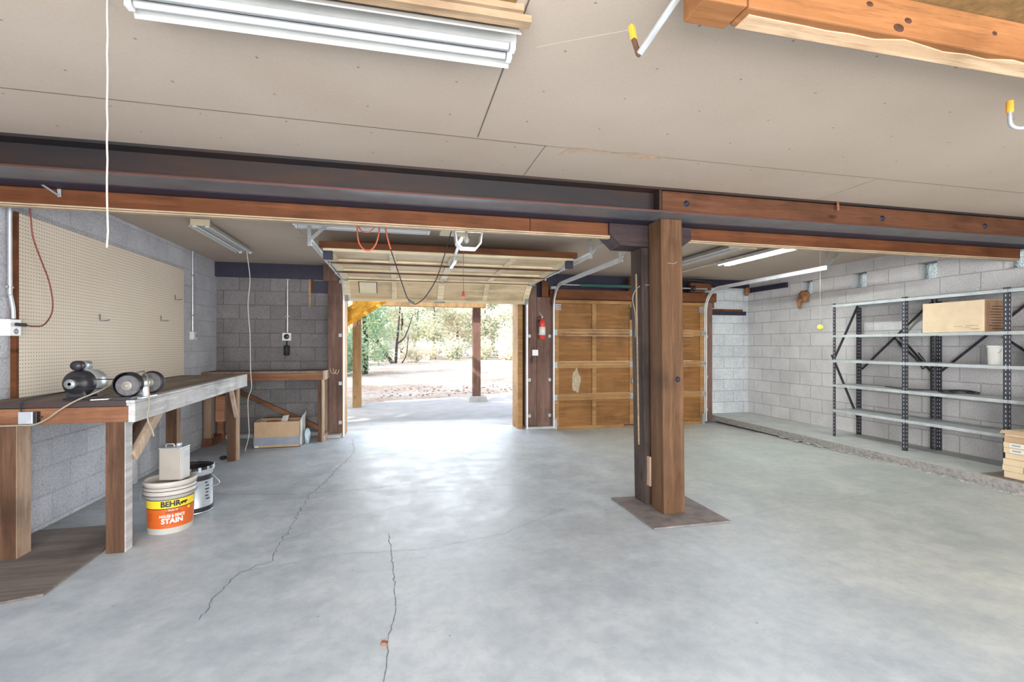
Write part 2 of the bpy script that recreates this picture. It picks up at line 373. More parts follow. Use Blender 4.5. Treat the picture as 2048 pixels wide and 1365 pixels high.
M['tube_on'] = emit_mat('tube_lit', (.93, 1.0, .98), 75)
def leaf_mat(name, a, bcol, c):
    m, nt, b = new_mat(name); v = coords(nt, world=True); n = noise(nt, v, 3.2, 3)
    oi = nt.nodes.new('ShaderNodeObjectInfo')
    col = ramp(nt, [(.32, a), (.5, bcol), (.68, c)], n); nt.links.new(col, b.inputs['Base Color']); b.inputs['Roughness'].default_value = .6
    tr = nt.nodes.new('ShaderNodeBsdfTranslucent'); nt.links.new(col, tr.inputs[0])
    mx = nt.nodes.new('ShaderNodeMixShader'); mx.inputs[0].default_value = .4; nt.links.new(b.outputs[0], mx.inputs[1]); nt.links.new(tr.outputs[0], mx.inputs[2])
    nt.links.new(mx.outputs[0], nt.nodes['Material Output'].inputs[0]); return m
M['leaf_pale'] = leaf_mat('leaf_pale', (.36, .40, .29), (.56, .57, .44), (.76, .74, .62))
M['leaf_green'] = leaf_mat('leaf_green', (.16, .29, .19), (.30, .42, .26), (.52, .58, .36))
M['leaf_juniper'] = leaf_mat('leaf_juniper', (.20, .38, .28), (.36, .50, .30), (.60, .60, .34))
M['leaf_dry'] = leaf_mat('leaf_dry', (.58, .52, .40), (.76, .71, .58), (.88, .85, .74))
def ground_mat():
    m, nt, b = new_mat('gravel_yard'); v = coords(nt, world=True)
    n1 = noise(nt, v, .35, 7, .65); n2 = noise(nt, v, 9, 5, .7)
    col = ramp(nt, [(.35, (.36, .26, .20)), (.5, (.48, .41, .35)), (.65, (.56, .52, .48))], n1)
    col = mixc(nt, col, (.6, .55, .5), ramp(nt, [(.4, (1, 1, 1)), (.55, (0, 0, 0))], n2), 'MULTIPLY')
    nt.links.new(col, b.inputs['Base Color']); b.inputs['Roughness'].default_value = .95; bump(nt, b, n2, .6, .03); return m
M['ground'] = ground_mat()
M['apron'] = plain('apron_concrete', (.42, .42, .415), .8, 0, .12, 3, .2)
M['shade_mass'] = plain('shade_mass_brown', (.30, .22, .16), .9)
M['sky_blue_paper'] = M['blue_paper']

# ================================================================== setting
XL, XR, YB, YJ, ZC = -2.53, 6.20, 7.55, 7.36, 2.505
YR = -2.6     # rear
b = MB(); x0, x1, x2, y0, y1, y2, dz = XL - .3, 2.40, XR + .3, YR - .2, 4.3, YB + .25, -.038
b.add([(x0, y0, 0), (x1, y0, 0), (x1, y1, 0), (x1, y2, 0), (x0, y2, 0), (x2, y0, 0), (x2, y1, 0), (x1, y2, dz), (x2, y2, dz),
       (x0, y0, -.25), (x2, y0, -.25), (x2, y2, -.25), (x0, y2, -.25)],
      [(0, 1, 2, 3, 4), (1, 5, 6, 2), (2, 6, 8, 7), (2, 7, 3), (9, 12, 11, 10), (0, 9, 10, 5, 1), (5, 10, 11, 8, 6), (4, 3, 7, 8, 11, 12), (0, 4, 12, 9)])
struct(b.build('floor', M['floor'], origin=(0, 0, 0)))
# concrete kerb pads under the door jambs
b = MB(); b.box(-1.10, -.83, 7.22, YB + .1, 0, .05); struct(b.build('trim_1', M['slab_edge'], bevel=.008))
b = MB(); b.box(1.93, 2.398, 7.29, YB + .1, -.05, .035); struct(b.build('trim_24', M['slab_edge'], bevel=.01))
b = MB(); b.box(-2.7, -1.1, YB - .012, YB + .0, 0, .05); struct(b.build('trim_2', M['slab_edge']))
# walls
b = MB(); b.box(XL - .2, XL, YR, YB + .2, 0, ZC + .1); struct(b.build('wall_left', M['block_left'], origin=(0, 0, 0)))
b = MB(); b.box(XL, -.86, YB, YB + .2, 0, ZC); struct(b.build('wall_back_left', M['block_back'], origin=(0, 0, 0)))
b = MB(); b.box(5.32, XR, YB, YB + .2, 0, ZC); struct(b.build('wall_back_right', M['block_back_r'], origin=(0, 0, 0)))
# right wall with the glass block openings
wins = [6.25, 5.37, 4.49, 3.61, 2.73, 1.85]; ww = .215
b = MB(); b.box(XR, XR + .2, YR, YB + .2, 0, 2.132); b.box(XR, XR + .2, YR, YB + .2, 2.335, ZC + .1)
yy = YB + .2
for yc in wins: b.box(XR, XR + .2, yc + ww / 2, yy, 2.132, 2.335); yy = yc - ww / 2
b.box(XR, XR + .2, YR, yy, 2.132, 2.335)
struct(b.build('wall_right', M['block_right'], origin=(0, 0, 0)))
for i, yc in enumerate(wins):
    r = sroot('window_%d' % (i + 1), (XR + .1, yc, 2.132))
    b = MB(); b.box(XR + .105, XR + .185, yc - ww / 2 + .004, yc + ww / 2 - .004, 2.136, 2.331); b.build('glass_block', M['glass_block'], r, bevel=.008)
# rear wall behind the camera: unseen, with two openings added to let light in
b = MB()
b.box(XL, -2.1, YR - .2, YR, 0, ZC); b.box(1.5, 2.8, YR - .2, YR, 0, ZC); b.box(5.2, XR, YR - .2, YR, 0, ZC); b.box(XL, XR, YR - .2, YR, 2.25, ZC)
struct(b.build('wall_rear_unseen', M['block_right'], origin=(0, 0, 0)))
# ceiling
b = MB(); b.box(XL - .2, XR + .2, YR - .2, YB + .2, ZC, ZC + .2); struct(b.build('ceiling', M['ceiling'], origin=(0, 0, 0)))
def strip_x(x0, x1, y, wd=.006, dz=.0015, y1=None, mb=None):
    y1 = y if y1 is None else y1
    mb.add([(x0, y - wd / 2, ZC - dz), (x1, y1 - wd / 2, ZC - dz), (x1, y1 + wd / 2, ZC - dz), (x0, y + wd / 2, ZC - dz)], [(0, 1, 2, 3)])
def strip_y(x, y0, y1, wd=.006, dz=.0015, x1=None, mb=None):
    x1 = x if x1 is None else x1
    mb.add([(x - wd / 2, y0, ZC - dz), (x + wd / 2, y0, ZC - dz), (x1 + wd / 2, y1, ZC - dz), (x1 - wd / 2, y1, ZC - dz)], [(0, 1, 2, 3)])
b = MB(); strip_x(XL, .84, 2.63, .005, y1=2.69, mb=b); strip_x(.84, 6.2, 2.69, .003, mb=b)
strip_y(.425, 1.2, 2.66, .006, mb=b); strip_y(.83, 2.69, 3.2, .004, mb=b); strip_y(3.27, 2.69, 3.2, .003, mb=b)
strip_x(XL, -1.0, 4.45, .004, mb=b); strip_y(-1.0, 4.45, 5.4, .004, mb=b); strip_x(-1.1, -.85, 5.62, .006, mb=b); strip_x(3.2, 6.2, 4.9, .004, mb=b); strip_x(3.2, 6.2, 6.1, .003, mb=b)
struct(b.build('trim_3', M['seam'], origin=(0, 0, 0)))
b = MB()
def flat(pts, z, mb): mb.add([(x, y, z) for x, y in pts], [tuple(range(len(pts)))])
flat([(.98, 2.70), (1.02, 2.67), (1.28, 2.69), (1.27, 2.72), (1.05, 2.715), (.96, 2.80), (.945, 2.79)], ZC - .002, b)
flat([(1.30, 2.70), (1.36, 2.66), (1.62, 2.69), (1.61, 2.71), (1.50, 2.74), (1.38, 2.72)], ZC - .002, b)
flat([(-2.05, 6.0), (-1.85, 6.0), (-1.85, 6.06), (-2.05, 6.06)], ZC - .002, b)
flat([(.62, 4.55), (.95, 4.6), (.95, 4.66), (.62, 4.62)], ZC - .002, b)
struct(b.build('trim_4', M['paper'], origin=(0, 0, 0)))
# exposed brown fibreboard at the ceiling hatch and in front of the timber
b = MB(); b.box(-.55, .385, .9, 1.60, ZC - .004, ZC + .0); struct(b.build('trim_5', M['fibre'], origin=(0, 0, 0)))
b = MB(); b.box(1.15, 6.2, -1.2, 1.27, ZC - .006, ZC + .0); struct(b.build('trim_6', M['fibre'], origin=(0, 0, 0)))
# ledge along the right wall
b = MB(); ys = [YB, 6.9, 6.2, 5.6, 5.0, 4.4, 3.8, 3.2, 2.4, 1.4, 0, YR]; rr = random.Random(4)
top = []; bot = []
for y in ys:
    j = rr.uniform(-.012, .012); top.append((5.36 + j, y, .1)); bot.append((5.40 + j, y, 0))
n = len(ys); vs = top + bot + [(XR, y, .1) for y in ys] + [(XR, y, 0) for y in ys]
fs = []
for i in range(n - 1): fs += [(i, i + 1, n + i + 1, n + i), (i, 2 * n + i, 2 * n + i + 1, i + 1)]
fs += [(0, n, 3 * n, 2 * n), (n - 1, 3 * n - 1, 4 * n - 1, 2 * n - 1)]
# rubble toe (spilled mortar)
b.add(vs, fs); struct(b.build('floor_ledge', M['ledge'], origin=(0, 0, 0)))
b = MB(); rr = random.Random(11)
for i in range(230):
    y = rr.uniform(2.2, 5.9); x = 5.37 + rr.uniform(-.035, .03); r_ = rr.uniform(.004, .013)
    b.box(x - r_, x + r_, y - r_ * 1.4, y + r_ * 1.3, 0, r_ * rr.uniform(.5, 1.2))
o = b.build('mortar_rubble', M['ledge']); tag(o, 'grey mortar rubble along the foot of the right concrete ledge', 'rubble', kind='stuff')
# cracks
def ribbon(mb, pts, wd, z=.0015, jit=.015, seed=1):
    r_ = random.Random(seed); P = []
    for i in range(len(pts) - 1):
        a = Vector(pts[i]); c = Vector(pts[i + 1]); k = max(2, int((c - a).length / .035))
        for j in range(k):
            p = a.lerp(c, j / k); P.append((p.x + r_.uniform(-jit, jit), p.y + r_.uniform(-jit, jit)))
    P.append(pts[-1])
    for i in range(len(P) - 1):
        a = Vector(P[i]); c = Vector(P[i + 1]); d = (c - a).normalized(); nn = Vector((-d.y, d.x)) * wd * r_.uniform(.35, 1.0)
        mb.add([(a.x - nn.x, a.y - nn.y, z), (c.x - nn.x, c.y - nn.y, z), (c.x + nn.x, c.y + nn.y, z), (a.x + nn.x, a.y + nn.y, z)], [(0, 1, 2, 3)])
b = MB()
ribbon(b, [(-.665, 7.2), (-.557, 6.25), (-.70, 5.03), (-.78, 4.57), (-.78, 3.94), (-.78, 3.47), (-.77, 3.22), (-.92, 3.10), (-.96, 2.86), (-.95, 2.61)], .0025, seed=2)
ribbon(b, [(-.075, 3.5), (-.065, 3.30), (-.033, 2.81), (-.025, 2.49), (-.054, 2.2), (-.06, 2.04), (-.062, 1.8)], .0025, jit=.008, seed=3)
ribbon(b, [(-2.03, 4.93), (-1.4, 4.72), (-.87, 4.59), (-.36, 4.62), (.24, 4.73)], .0018, jit=.008, seed=4)
ribbon(b, [(-.9, 3.1), (-.4, 3.22), (.2, 3.18), (.7, 3.3), (1.3, 3.7)], .0012, jit=.01, seed=5)
ribbon(b, [(-.8, 3.5), (-.35, 3.9), (.1, 4.1)], .0012, jit=.01, seed=6)
ribbon(b, [(2.45, 3.2), (3.2, 3.35), (4.2, 3.45), (5.2, 3.5)], .0012, jit=.006, seed=8)
struct(b.build('floor_crack', M['crack'], origin=(0, 0, 0)))
b = MB(); b.add([(-.085, 2.20, .002), (-.055, 2.195, .002), (-.052, 2.225, .002), (-.083, 2.228, .002), (-.08, 2.205, .012), (-.06, 2.2, .012), (-.058, 2.22, .01), (-.078, 2.222, .013)],
               [(0, 1, 2, 3), (4, 7, 6, 5), (0, 4, 5, 1), (1, 5, 6, 2), (2, 6, 7, 3), (3, 7, 4, 0)])
tag(b.build('wood_chip', M['bench_x']), 'small brown chip lying beside the crack in the floor', 'chip')

# ledgers at the back wall and the dark space above the doors
b = MB(); b.box(XL, -1.10, YB - .06, YB, 2.30, ZC); struct(b.build('trim_7', M['steel_dark']))
b = MB(); b.box(-1.24, -1.0, YB - .05, YB, 2.10, 2.27); struct(b.build('trim_8', M['steel_dark']))
b = MB(); b.box(1.93, 5.32, YB - .02, YB + .1, 2.10, ZC); struct(b.build('shade_board', M['steel_dark']))  # dark board painted as the shade above the doors
b = MB(); b.box(5.30, 6.12, YB - .05, YB, 1.87, 1.94); struct(b.build('trim_10', M['steel_dark']))
b = MB(); b.box(5.30, 6.05, YB - .05, YB, 1.94, 1.975); struct(b.build('trim_11', M['header']))
b = MB(); b.box(XR - .05, XR, 6.62, YB, 2.28, 2.36); struct(b.build('trim_12', M['steel_dark']))
b = MB(); b.box(5.32, XR, YB - .03, YB, 2.36, ZC); struct(b.build('trim_13', M['steel_dark']))
# jambs
b = MB(); b.box(-1.015, -.83, YJ, YB + .1, .05, 2.36); b.build
o = struct(b.build('trim_14', M['jamb'], bevel=.004))
b = MB(); b.box(-1.075, -.86, YJ - .04, YJ, 2.255, ZC); struct(b.build('trim_15', M['jamb'], bevel=.004))
b = MB(); b.box(-.86, 1.93, YJ + .05, YB + .15, 2.16, ZC); struct(b.build('trim_16', M['header'], bevel=.004))
b = MB()
b.box(1.93, 2.125, YJ, YB + .1, .045, 2.33); b.box(2.129, 2.345, YJ, YB + .1, .035, 2.10); b.box(2.345, 2.42, YJ + .03, YB + .1, .0, 2.12)
struct(b.build('trim_17', M['jamb'], bevel=.004))
b = MB(); b.box(2.20, 2.31, YJ - .045, YJ, 2.10, 2.36); struct(b.build('trim_18', M['header'], bevel=.003))
b = MB(); b.box(1.82, 1.90, YJ + .02, YB + .2, 0, 2.16); struct(b.build('trim_19', M['door_rail'], bevel=.003))
b = MB(); b.box(-.83, -.79, YJ + .05, YB + .2, 0, 2.16); struct(b.build('trim_20', M['door_rail'], bevel=.003))
b = MB(); b.box(5.14, 5.32, YJ - .0, YB + .1, 0, 2.12); struct(b.build('trim_21', M['jamb'], bevel=.004))
b = MB(); b.box(2.40, 5.36, YJ - .06, YJ + .01, 2.075, 2.23); b.box(2.35, 5.36, YJ + .008, YJ + .1, 1.98, 2.23); struct(b.build('trim_22', M['header'], bevel=.004))
b = MB(); b.box(3.70, 3.82, YJ - .06, YJ, 2.23, 2.45); b.box(4.85, 5.25, YJ - .07, YJ, 2.24, 2.40); struct(b.build('trim_23', M['header'], bevel=.004))

# ================================================================== structure timbers and steel
# I beam
t = thing('steel_beam', 'long dark steel I-beam running across the ceiling above the wooden post', 'beam', (1.9, 3.31, 2.32))
b = MB(); b.box(XL, XR, 3.30, 3.32, 2.332, 2.488); b.box(XL, XR, 3.2, 3.43, 2.488, ZC); b.build('web', M['steel_beam'], t)
b = MB(); b.box(XL, 1.885, 3.2, 3.43, 2.32, 2.334); b.box(1.89, XR, 3.2, 3.43, 2.32, 2.334); b.build('bottom_flange', M['flange'], t, bevel=.002)
b = MB(); b.box(XL, XR, 3.198, 3.2, 2.321, 2.333); b.build('flange_edge', M['steel_red'], t)
b = MB(); b.box(1.875, 1.895, 3.215, 3.30, 2.334, 2.488); b.build('stiffener_plate', M['steel_beam'], t)
b = MB(); b.box(1.90, XR, 3.215, 3.30, 2.336, 2.484); w_ = b.build('web_plank', M['header_dark'], t, bevel=.003); w_['label'] = 'rusty brown plank bolted into the web right of the post'
for x in (2.10, 3.95, 5.1):
    b = MB(); b.lathe([(0, -.016), (.011, -.016), (.013, -.012), (.013, 0), (.024, 0), (.024, .004)], (x, 3.211, 2.40), (0, 1, 0), 12); b.build('bolt', M['steel_dark'], t)
# flat and upright dark strips behind the beam
b = MB(); b.box(XL, XR, 3.44, 3.58, 2.318, 2.332); b.box(XL, XR, 3.57, 3.59, 2.318, 2.5); tag(b.build('dark_strip', M['steel_dark'], bevel=.002), 'dark strip between the I-beam and the wooden header', 'steel angle')
# wooden headers
def header(x0, x1, lab, grp):
    t = thing('wooden_header', lab, 'header beam', ((x0 + x1) / 2, 3.66, 2.2))
    b = MB()
    if x0 < 0:
        b.box(x0, .985, 3.6, 3.645, 2.222, 2.50); b.box(.989, x1, 3.6, 3.645, 2.222, 2.50)
    else: b.box(x0, x1, 3.6, 3.645, 2.222, 2.50)
    b.build('beam', M['header'], t, bevel=.003)
    b = MB(); b.box(x0, x1, 3.598, 3.645, 2.212, 2.222); tr = b.build('trim_strip', M['creamtrim'], t, bevel=.002)
    b = MB(); b.box(x0, x1, 3.605, 3.65, 2.201, 2.209); b.build('trim_strip', M['creamtrim'], t, bevel=.002)
header(XL, 1.66, 'long reddish header beam with pale edge strips left of the wooden post', None)
header(2.37, XR, 'reddish header beam right of the wooden post', None)
# corbel
FXZ = lambda a, c, y: (a, y, c)
b = MB(); b.prism([(1.64, 2.318), (1.64, 2.235), (1.745, 2.14), (2.27, 2.14), (2.38, 2.215), (2.38, 2.318)], FXZ, 3.57, 3.79)
tag(b.build('corbel_block', M['dark_post_x'], bevel=.005), 'dark chamfered bracket block carrying the beam on top of the dark post', 'corbel')
# post
t = thing('wooden_post', 'thick square brown wooden post standing in the middle of the floor', 'post', (2.09, 3.455, .02))
b = MB(); b.box(2.0, 2.185, 3.36, 3.55, .014, 2.32); b.v = [p + Vector((-.028 * p.z / 2.32, 0, 0)) for p in b.v]; b.build('shaft', M['post'], t, bevel=.006)
b = MB(); b.lathe([(0, -.012), (.010, -.012), (.013, -.007), (.013, 0), (.022, 0), (.022, .003)], (2.118, 3.357, 1.066), (0, 1, 0), 12); b.build('bolt', M['steel_dark'], t)
for (p0, p1, p2) in [((2.03, 3.357, 1.975), (2.075, 3.35, 1.968), (2.10, 3.34, 1.982)), ((1.997, 3.53, 1.80), (1.99, 3.47, 1.785), (1.985, 3.42, 1.81))]:
    b = MB(); b.tube([p0, p1, p2], .0025, 6); b.build('nail', M['galv_dull'], t)
b = MB()
b.box(1.975, 2.14, 3.60, 3.79, .014, 2.14); b.v = [p + Vector((-.04 * p.z / 2.14, 0, 0)) for p in b.v]
t2 = b.build('dark_post', M['dark_post'], bevel=.006); tag(t2, 'dark stained slim post tight behind the thick brown post', 'post')
b = MB(); b.box(1.985, 2.0, 3.552, 3.598, .18, .42); tag(b.build('wood_shim', M['post_pale']), 'pale wooden shim wedged between the two posts near the floor', 'shim')
b = MB(); b.add([(1.78, 3.84, .002), (1.783, 3.13, .002), (2.42, 3.13, .002), (2.43, 3.80, .002), (1.78, 3.84, .014), (1.783, 3.13, .014), (2.42, 3.13, .014), (2.43, 3.80, .014)],
              [(0, 1, 2, 3), (4, 7, 6, 5), (0, 4, 5, 1), (1, 5, 6, 2), (2, 6, 7, 3), (3, 7, 4, 0)])
tag(b.build('floor_plate', M['post_base'], bevel=.001), 'flat brown square plate on the floor under the wooden post', 'plate')
# lath and wire on the dark post
b = MB(); b.bar((1.925, 3.67, 1.93), (1.950, 3.67, .50), .010, .010, (0, 1, 0)); tag(b.build('wooden_lath', M['strip_wood']), 'thin pale lath fixed upright on the left side of the dark post', 'lath')
b = MB(); b.tube(smoothpts([(2.04, 3.585, 1.87), (2.035, 3.57, 1.84), (2.01, 3.565, 1.835), (1.99, 3.59, 1.83), (1.955, 3.62, 1.83), (1.92, 3.66, 1.80), (1.90, 3.68, 1.72), (1.93, 3.69, 1.58), (1.935, 3.7, 1.40)]), .004, 6)
tag(b.build('wire_loop', M['tan_cord']), 'thin brown wire looped from a hook on the dark post', 'wire')

# timber in the upper right
t = thing('ceiling_timber', 'heavy orange-brown rough timber hanging under the ceiling at upper right', 'beam', (3.5, 1.3, 2.37))
b = MB(); b.box(1.04, XR, 1.262, 1.352, 2.37, ZC - .006)
b.build('beam', M['timber'], t, bevel=.006)
b = MB(); pts = []
rr = random.Random(5); xs_ = [1.06 + i * .1 for i in range(50)]
up = [(x, 1.285 + rr.uniform(-.012, .012)) for x in xs_]
poly = up + [(xs_[-1], 1.350), (xs_[0], 1.350)]
b.prism(poly, lambda a, c, z: (a, c, z), 2.3665, 2.372); u_ = b.build('torn_underside', M['timber_raw'], t); u_['label'] = 'pale torn underside of the timber'
b = MB(); b.box(.885, 1.035, 1.262, 1.372, 2.372, ZC - .006); b.build('end_block', M['timber'], t, bevel=.004)

for (x, z, rr_) in [(1.14, 2.47, .013), (1.50, 2.455, .009), (1.66, 2.425, .010), (2.05, 2.44, .008), (1.62, 2.395, .014)]:
    b = MB(); b.lathe([(0, -.0015), (rr_ * .6, -.0012), (rr_, 0)], (x, 1.262, z), (0, 1, 0), 14)
    b.v = [Vector((x + (p.x - x) * 1.6, p.y, p.z)) for p in b.v]; b.build('knot', plain('wood_knot', (.07, .022, .01), .7, 0, .5, 60), t)
# ceiling hooks
def hook(base, ang, label, L=.30, strap=True):
    bx, by = base; t = thing('ceiling_hook', label, 'hook', (bx, by, 2.30), 'orange tipped ceiling hooks')
    ca, sa = math.cos(ang), math.sin(ang)
    P = lambda u, z: (bx + ca * u, by + sa * u, z)
    if strap:
        b = MB(); b.bar(P(.0, 2.305), P(L, 2.475), .022, .012); b.bar(P(L, 2.475), P(L + .07, 2.50), .022, .012)
        b.build('strap', M['galv'], t, bevel=.003)
        b = MB(); b.bar(P(0, 2.30), P(-.02, 2.365), .018, .014); b.build('stub', M['bench_z'], t, bevel=.003)
        b = MB(); b.bar(P(-.02, 2.362), P(-.03, 2.415), .021, .018); b.build('tip', M['orange_tip'], t, bevel=.004)
    else:
        pts = [P(-.035, 2.41), P(-.035, 2.33), P(-.025, 2.305), P(0, 2.295), P(.03, 2.303), P(.1, 2.36), P(.2, 2.44), P(.26, 2.50)]
        b = MB(); b.tube(smoothpts(pts), .009, 10); b.build('rod', M['galv'], t)
        b = MB(); b.tube([P(-.035, 2.365), P(-.035, 2.415)], .013, 10); b.build('tip', M['orange_tip'], t)
hook((.775, 1.457), math.radians(-60), 'galvanised strap hook with orange tip hanging near the left end of the ceiling timber', .20)
hook((2.66, 1.55), math.radians(-20), 'galvanised rod hook with orange tip at the right edge of the photo', strap=False)
# pull string
b = MB(); pts = [(-.96 + random.uniform(-.002, .002), 1.883, 2.5 - i * .06) for i in range(14)]
b.tube(pts + [(-.962, 1.883, 1.665)], .0028, 6); tag(b.build('pull_string', M['string']), 'long off-white pull string hanging from the ceiling at the left', 'string')
b = MB(); b.tube(smoothpts([(.52, 1.80, 2.5), (.62, 1.70, 2.478), (.745, 1.47, 2.39)]), .0004, 5); tag(b.build('cobweb_thread', M['string']), 'thin white thread running to the strap hook tip', 'thread')

# ================================================================== fluorescent fixtures
def fixture(label, x0, x1, y0, y1, z, along='x', lit=False, strip=False, endcard=None, toff=None):
    """shop light: V-shaped reflector with two tubes"""
    if along == 'x': P = lambda a, c, zz: (a, c, zz); a0, a1, c0, c1 = x0, x1, y0, y1
    else: P = lambda a, c, zz: (c, a, zz); a0, a1, c0, c1 = y0, y1, x0, x1
    t = thing('fluorescent_fixture', label, 'ceiling light', P((a0 + a1) / 2, (c0 + c1) / 2, z), 'two-tube fluorescent ceiling fixtures')
    m = (c0 + c1) / 2; hw = (c1 - c0) / 2; k = .003
    prof = [(-hw, 0), (-hw + .008, .012), (-hw * .55, .045), (-.03, .05), (-.03, .02), (.03, .02), (.03, .05), (hw * .55, .045), (hw - .008, .012), (hw, 0)]
    outer = [(hw, .006), (hw * .55, .056), (0, .062), (-hw * .55, .056), (-hw, .006)]
    b = MB(); b.prism([(c + m, z + h) for c, h in prof + outer], lambda c, h, a: P(a, c, h), a0, a1); b.build('housing', M['reflector'] if not lit else M['white_enamel'], t)
    zt = z + .016
    for s in (toff or (-.525 * hw, .525 * hw)):
        b = MB(); cc = m + s; b.tube([P(a0 + .025, cc, zt), P(a1 - .025, cc, zt)], .0125 if hw > .08 else .011, 12)
        b.build('tube', M['tube_on'] if lit else M['tube_off'], t)
        for a in (a0, a1 - .02):
            b = MB(); b.fbox(a, a + .02, cc - .016, cc + .016, zt - .018, zt + .03, P); b.build('lamp_holder', M['white_enamel'], t, bevel=.003)
    if strip:
        b = MB(); b.fbox(a0 - .05, a1 + .03, c0 - .03, c0 + .012, z + .03, z + .055, P); b.build('wood_strip', M['strip_wood'], t, bevel=.002)
        b = MB(); b.fbox(a0, a1 + .0, c0 - .045, c0 - .02, z + .055, ZC, P); b.build('wood_strip', M['strip_wood'], t, bevel=.002)
    for a in (a0 + .15, a1 - .15):
        b = MB(); b.fbox(a, a + .05, m - .03, m + .03, z + .055, ZC - .001, P); b.build('mounting_block', M['white_enamel'], t)
    if endcard:
        b = MB(); b.fbox(*endcard, P); b.build('end_board', M['cream'], t)
    return t
fixture('near two-tube fixture with wood strip at the top of the photo', -.86, .415, 1.63, 1.84, 2.425, 'x', strip=True, toff=(-.008, .052))
fixture('white two-tube fixture in the rear left corner beside the grey back wall', -1.90, -1.70, 4.98, 6.30, 2.43, 'y', endcard=(4.965, 4.98, -1.88, -1.72, 2.44, 2.50))
fixture('two-tube fixture running above the open garage door', -.95, .285, 4.66, 4.84, 2.43, 'x', strip=True)
fixture('unlit two-tube fixture just right of the post top', 3.62, 3.84, 4.72, 5.94, 2.43, 'y', endcard=(4.70, 4.72, 3.62, 3.98, 2.43, 2.50))
fixture('glowing lit two-tube fixture in the right bay', 4.24, 4.44, 4.48, 5.80, 2.43, 'y', lit=True)
b = MB(); b.tube([(4.30, 5.8, 2.475), (4.3, 7.0, 2.48)], .009, 8); tag(b.build('ceiling_conduit', M['plastic_white']), 'thin pale conduit on the ceiling behind the lit fixture', 'conduit')

# ================================================================== garage doors
def door_section(parent, x0, x1, h, fn, mats, stiles, nr=.035, first=False, hinges=True, last=False):
    """fn(x,hh,n): n>0 towards the interior"""
    rail, panel = mats
    sec = MB()
    sec.fbox(x0, x1, -.001, .05, 0, nr, fn); sec.fbox(x0, x1, h - .05, h + .001, 0, nr, fn)
    for (s0, s1) in stiles: sec.fbox(s0, s1, .052, h - .052, 0, nr - .003, fn)
    s = sec.build('door_section', rail, parent)
    ROOTLOC[s.name] = ROOTLOC[parent.name]
    for i in range(len(stiles) - 1):
        b = MB(); b.fbox(stiles[i][1], stiles[i + 1][0], .052, h - .052, .002, .012, fn); b.build('panel', panel, s)
    return s
def hinge(parent, x, h, fn, roller=0, big=False):
    b = MB(); wv = .03 if not big else .04
    b.fbox(x - wv, x + wv, h - .045, h - .006, .035, .039, fn); b.fbox(x - wv, x + wv, h + .006, h + .045, .035, .039, fn)
    b.fbox(x - wv * .7, x + wv * .7, h - .008, h + .008, .039, .055, fn)
    o = b.build('hinge', M['galv_dull'], parent)
    if roller:
        b = MB(); a = Vector(fn(x, h, .052)); c = Vector(fn(x + roller, h, .052)); b.tube([a, c], .006, 8)
        b.lathe([(0, -.008), (.02, -.008), (.023, 0), (.02, .008), (0, .008)], c, (c - a), 14); b.build('roller', M['galv_dull'], parent)
def stiles_for(x0, x1):
    w = x1 - x0; m = (x0 + x1) / 2; q1 = (x0 + m) / 2 + .01; q3 = (m + x1) / 2 - .01
    return [(x0, x0 + .085), (q1 - .035, q1 + .035), (m - .045, m + .045), (q3 - .035, q3 + .035), (x1 - .085, x1)]
# door 2 (closed)
d2 = sroot('door_2', (3.77, YJ, 0)); X0, X1 = 2.40, 5.14
for k in range(4):
    hb = -.034 + k * .524
    fn = lambda x, h, n, hb=hb: (x, YJ + .0 - n, hb + h)
    s = door_section(d2, X0, X1, .52, fn, (M['door_rail'], M['door_panel']), stiles_for(X0, X1))
    if k < 3:
        for x, ro in ((X0 + .03, -.05), ((X0 + X1) / 2, 0), (X1 - .03, .05)): hinge(d2, x, .521, fn, ro, big=(ro == 0))
    if k == 1:
        b = MB(); pp = []
        for i in range(28):
            a = 2 * PI * i / 28; rr_ = 1 + .12 * math.sin(5 * a + 1); yy_ = math.sin(a); pp.append((2.79 + .075 * rr_ * math.cos(a) * (1 - .45 * max(0, yy_)), .27 + .20 * rr_ * yy_))
        b.prism(pp, fn, .0121, .0126); b.build('water_stain', plain('pale_stain', (.44, .35, .25), .9, 0, .25, 30), s)
        b = MB(); b.fbox(3.76, 3.78, .20, .30, .035, .06, fn); b.fbox(3.74, 3.80, .24, .26, .05, .07, fn); b.build('latch', M['galv_dull'], d2)
    if k == 0:
        b = MB(); b.fbox(X0, X0 + .05, .0, .18, .035, .045, fn); b.fbox(X1 - .05, X1, 0, .18, .035, .045, fn); b.build('bottom_bracket', M['galv_dull'], d2)
        b = MB(); b.tube([fn(3.62, .04, .045), fn(3.66, .045, .07), fn(3.78, .045, .07), fn(3.82, .04, .045)], .008, 8); b.build('pull_handle', M['steel_dark'], d2)
    if k == 3:
        b = MB(); b.fbox(3.74, 3.80, .22, .42, .035, .055, fn); b.build('lock_bracket', M['steel_dark'], d2)
        for x in (X0 + .02, X1 - .12):
            b = MB()
            for j in range(4): b.fbox(x, x + .1, .36 + j * .025, .375 + j * .025, .035, .05, fn)
            b.build('top_bracket', M['galv_dull'], d2)
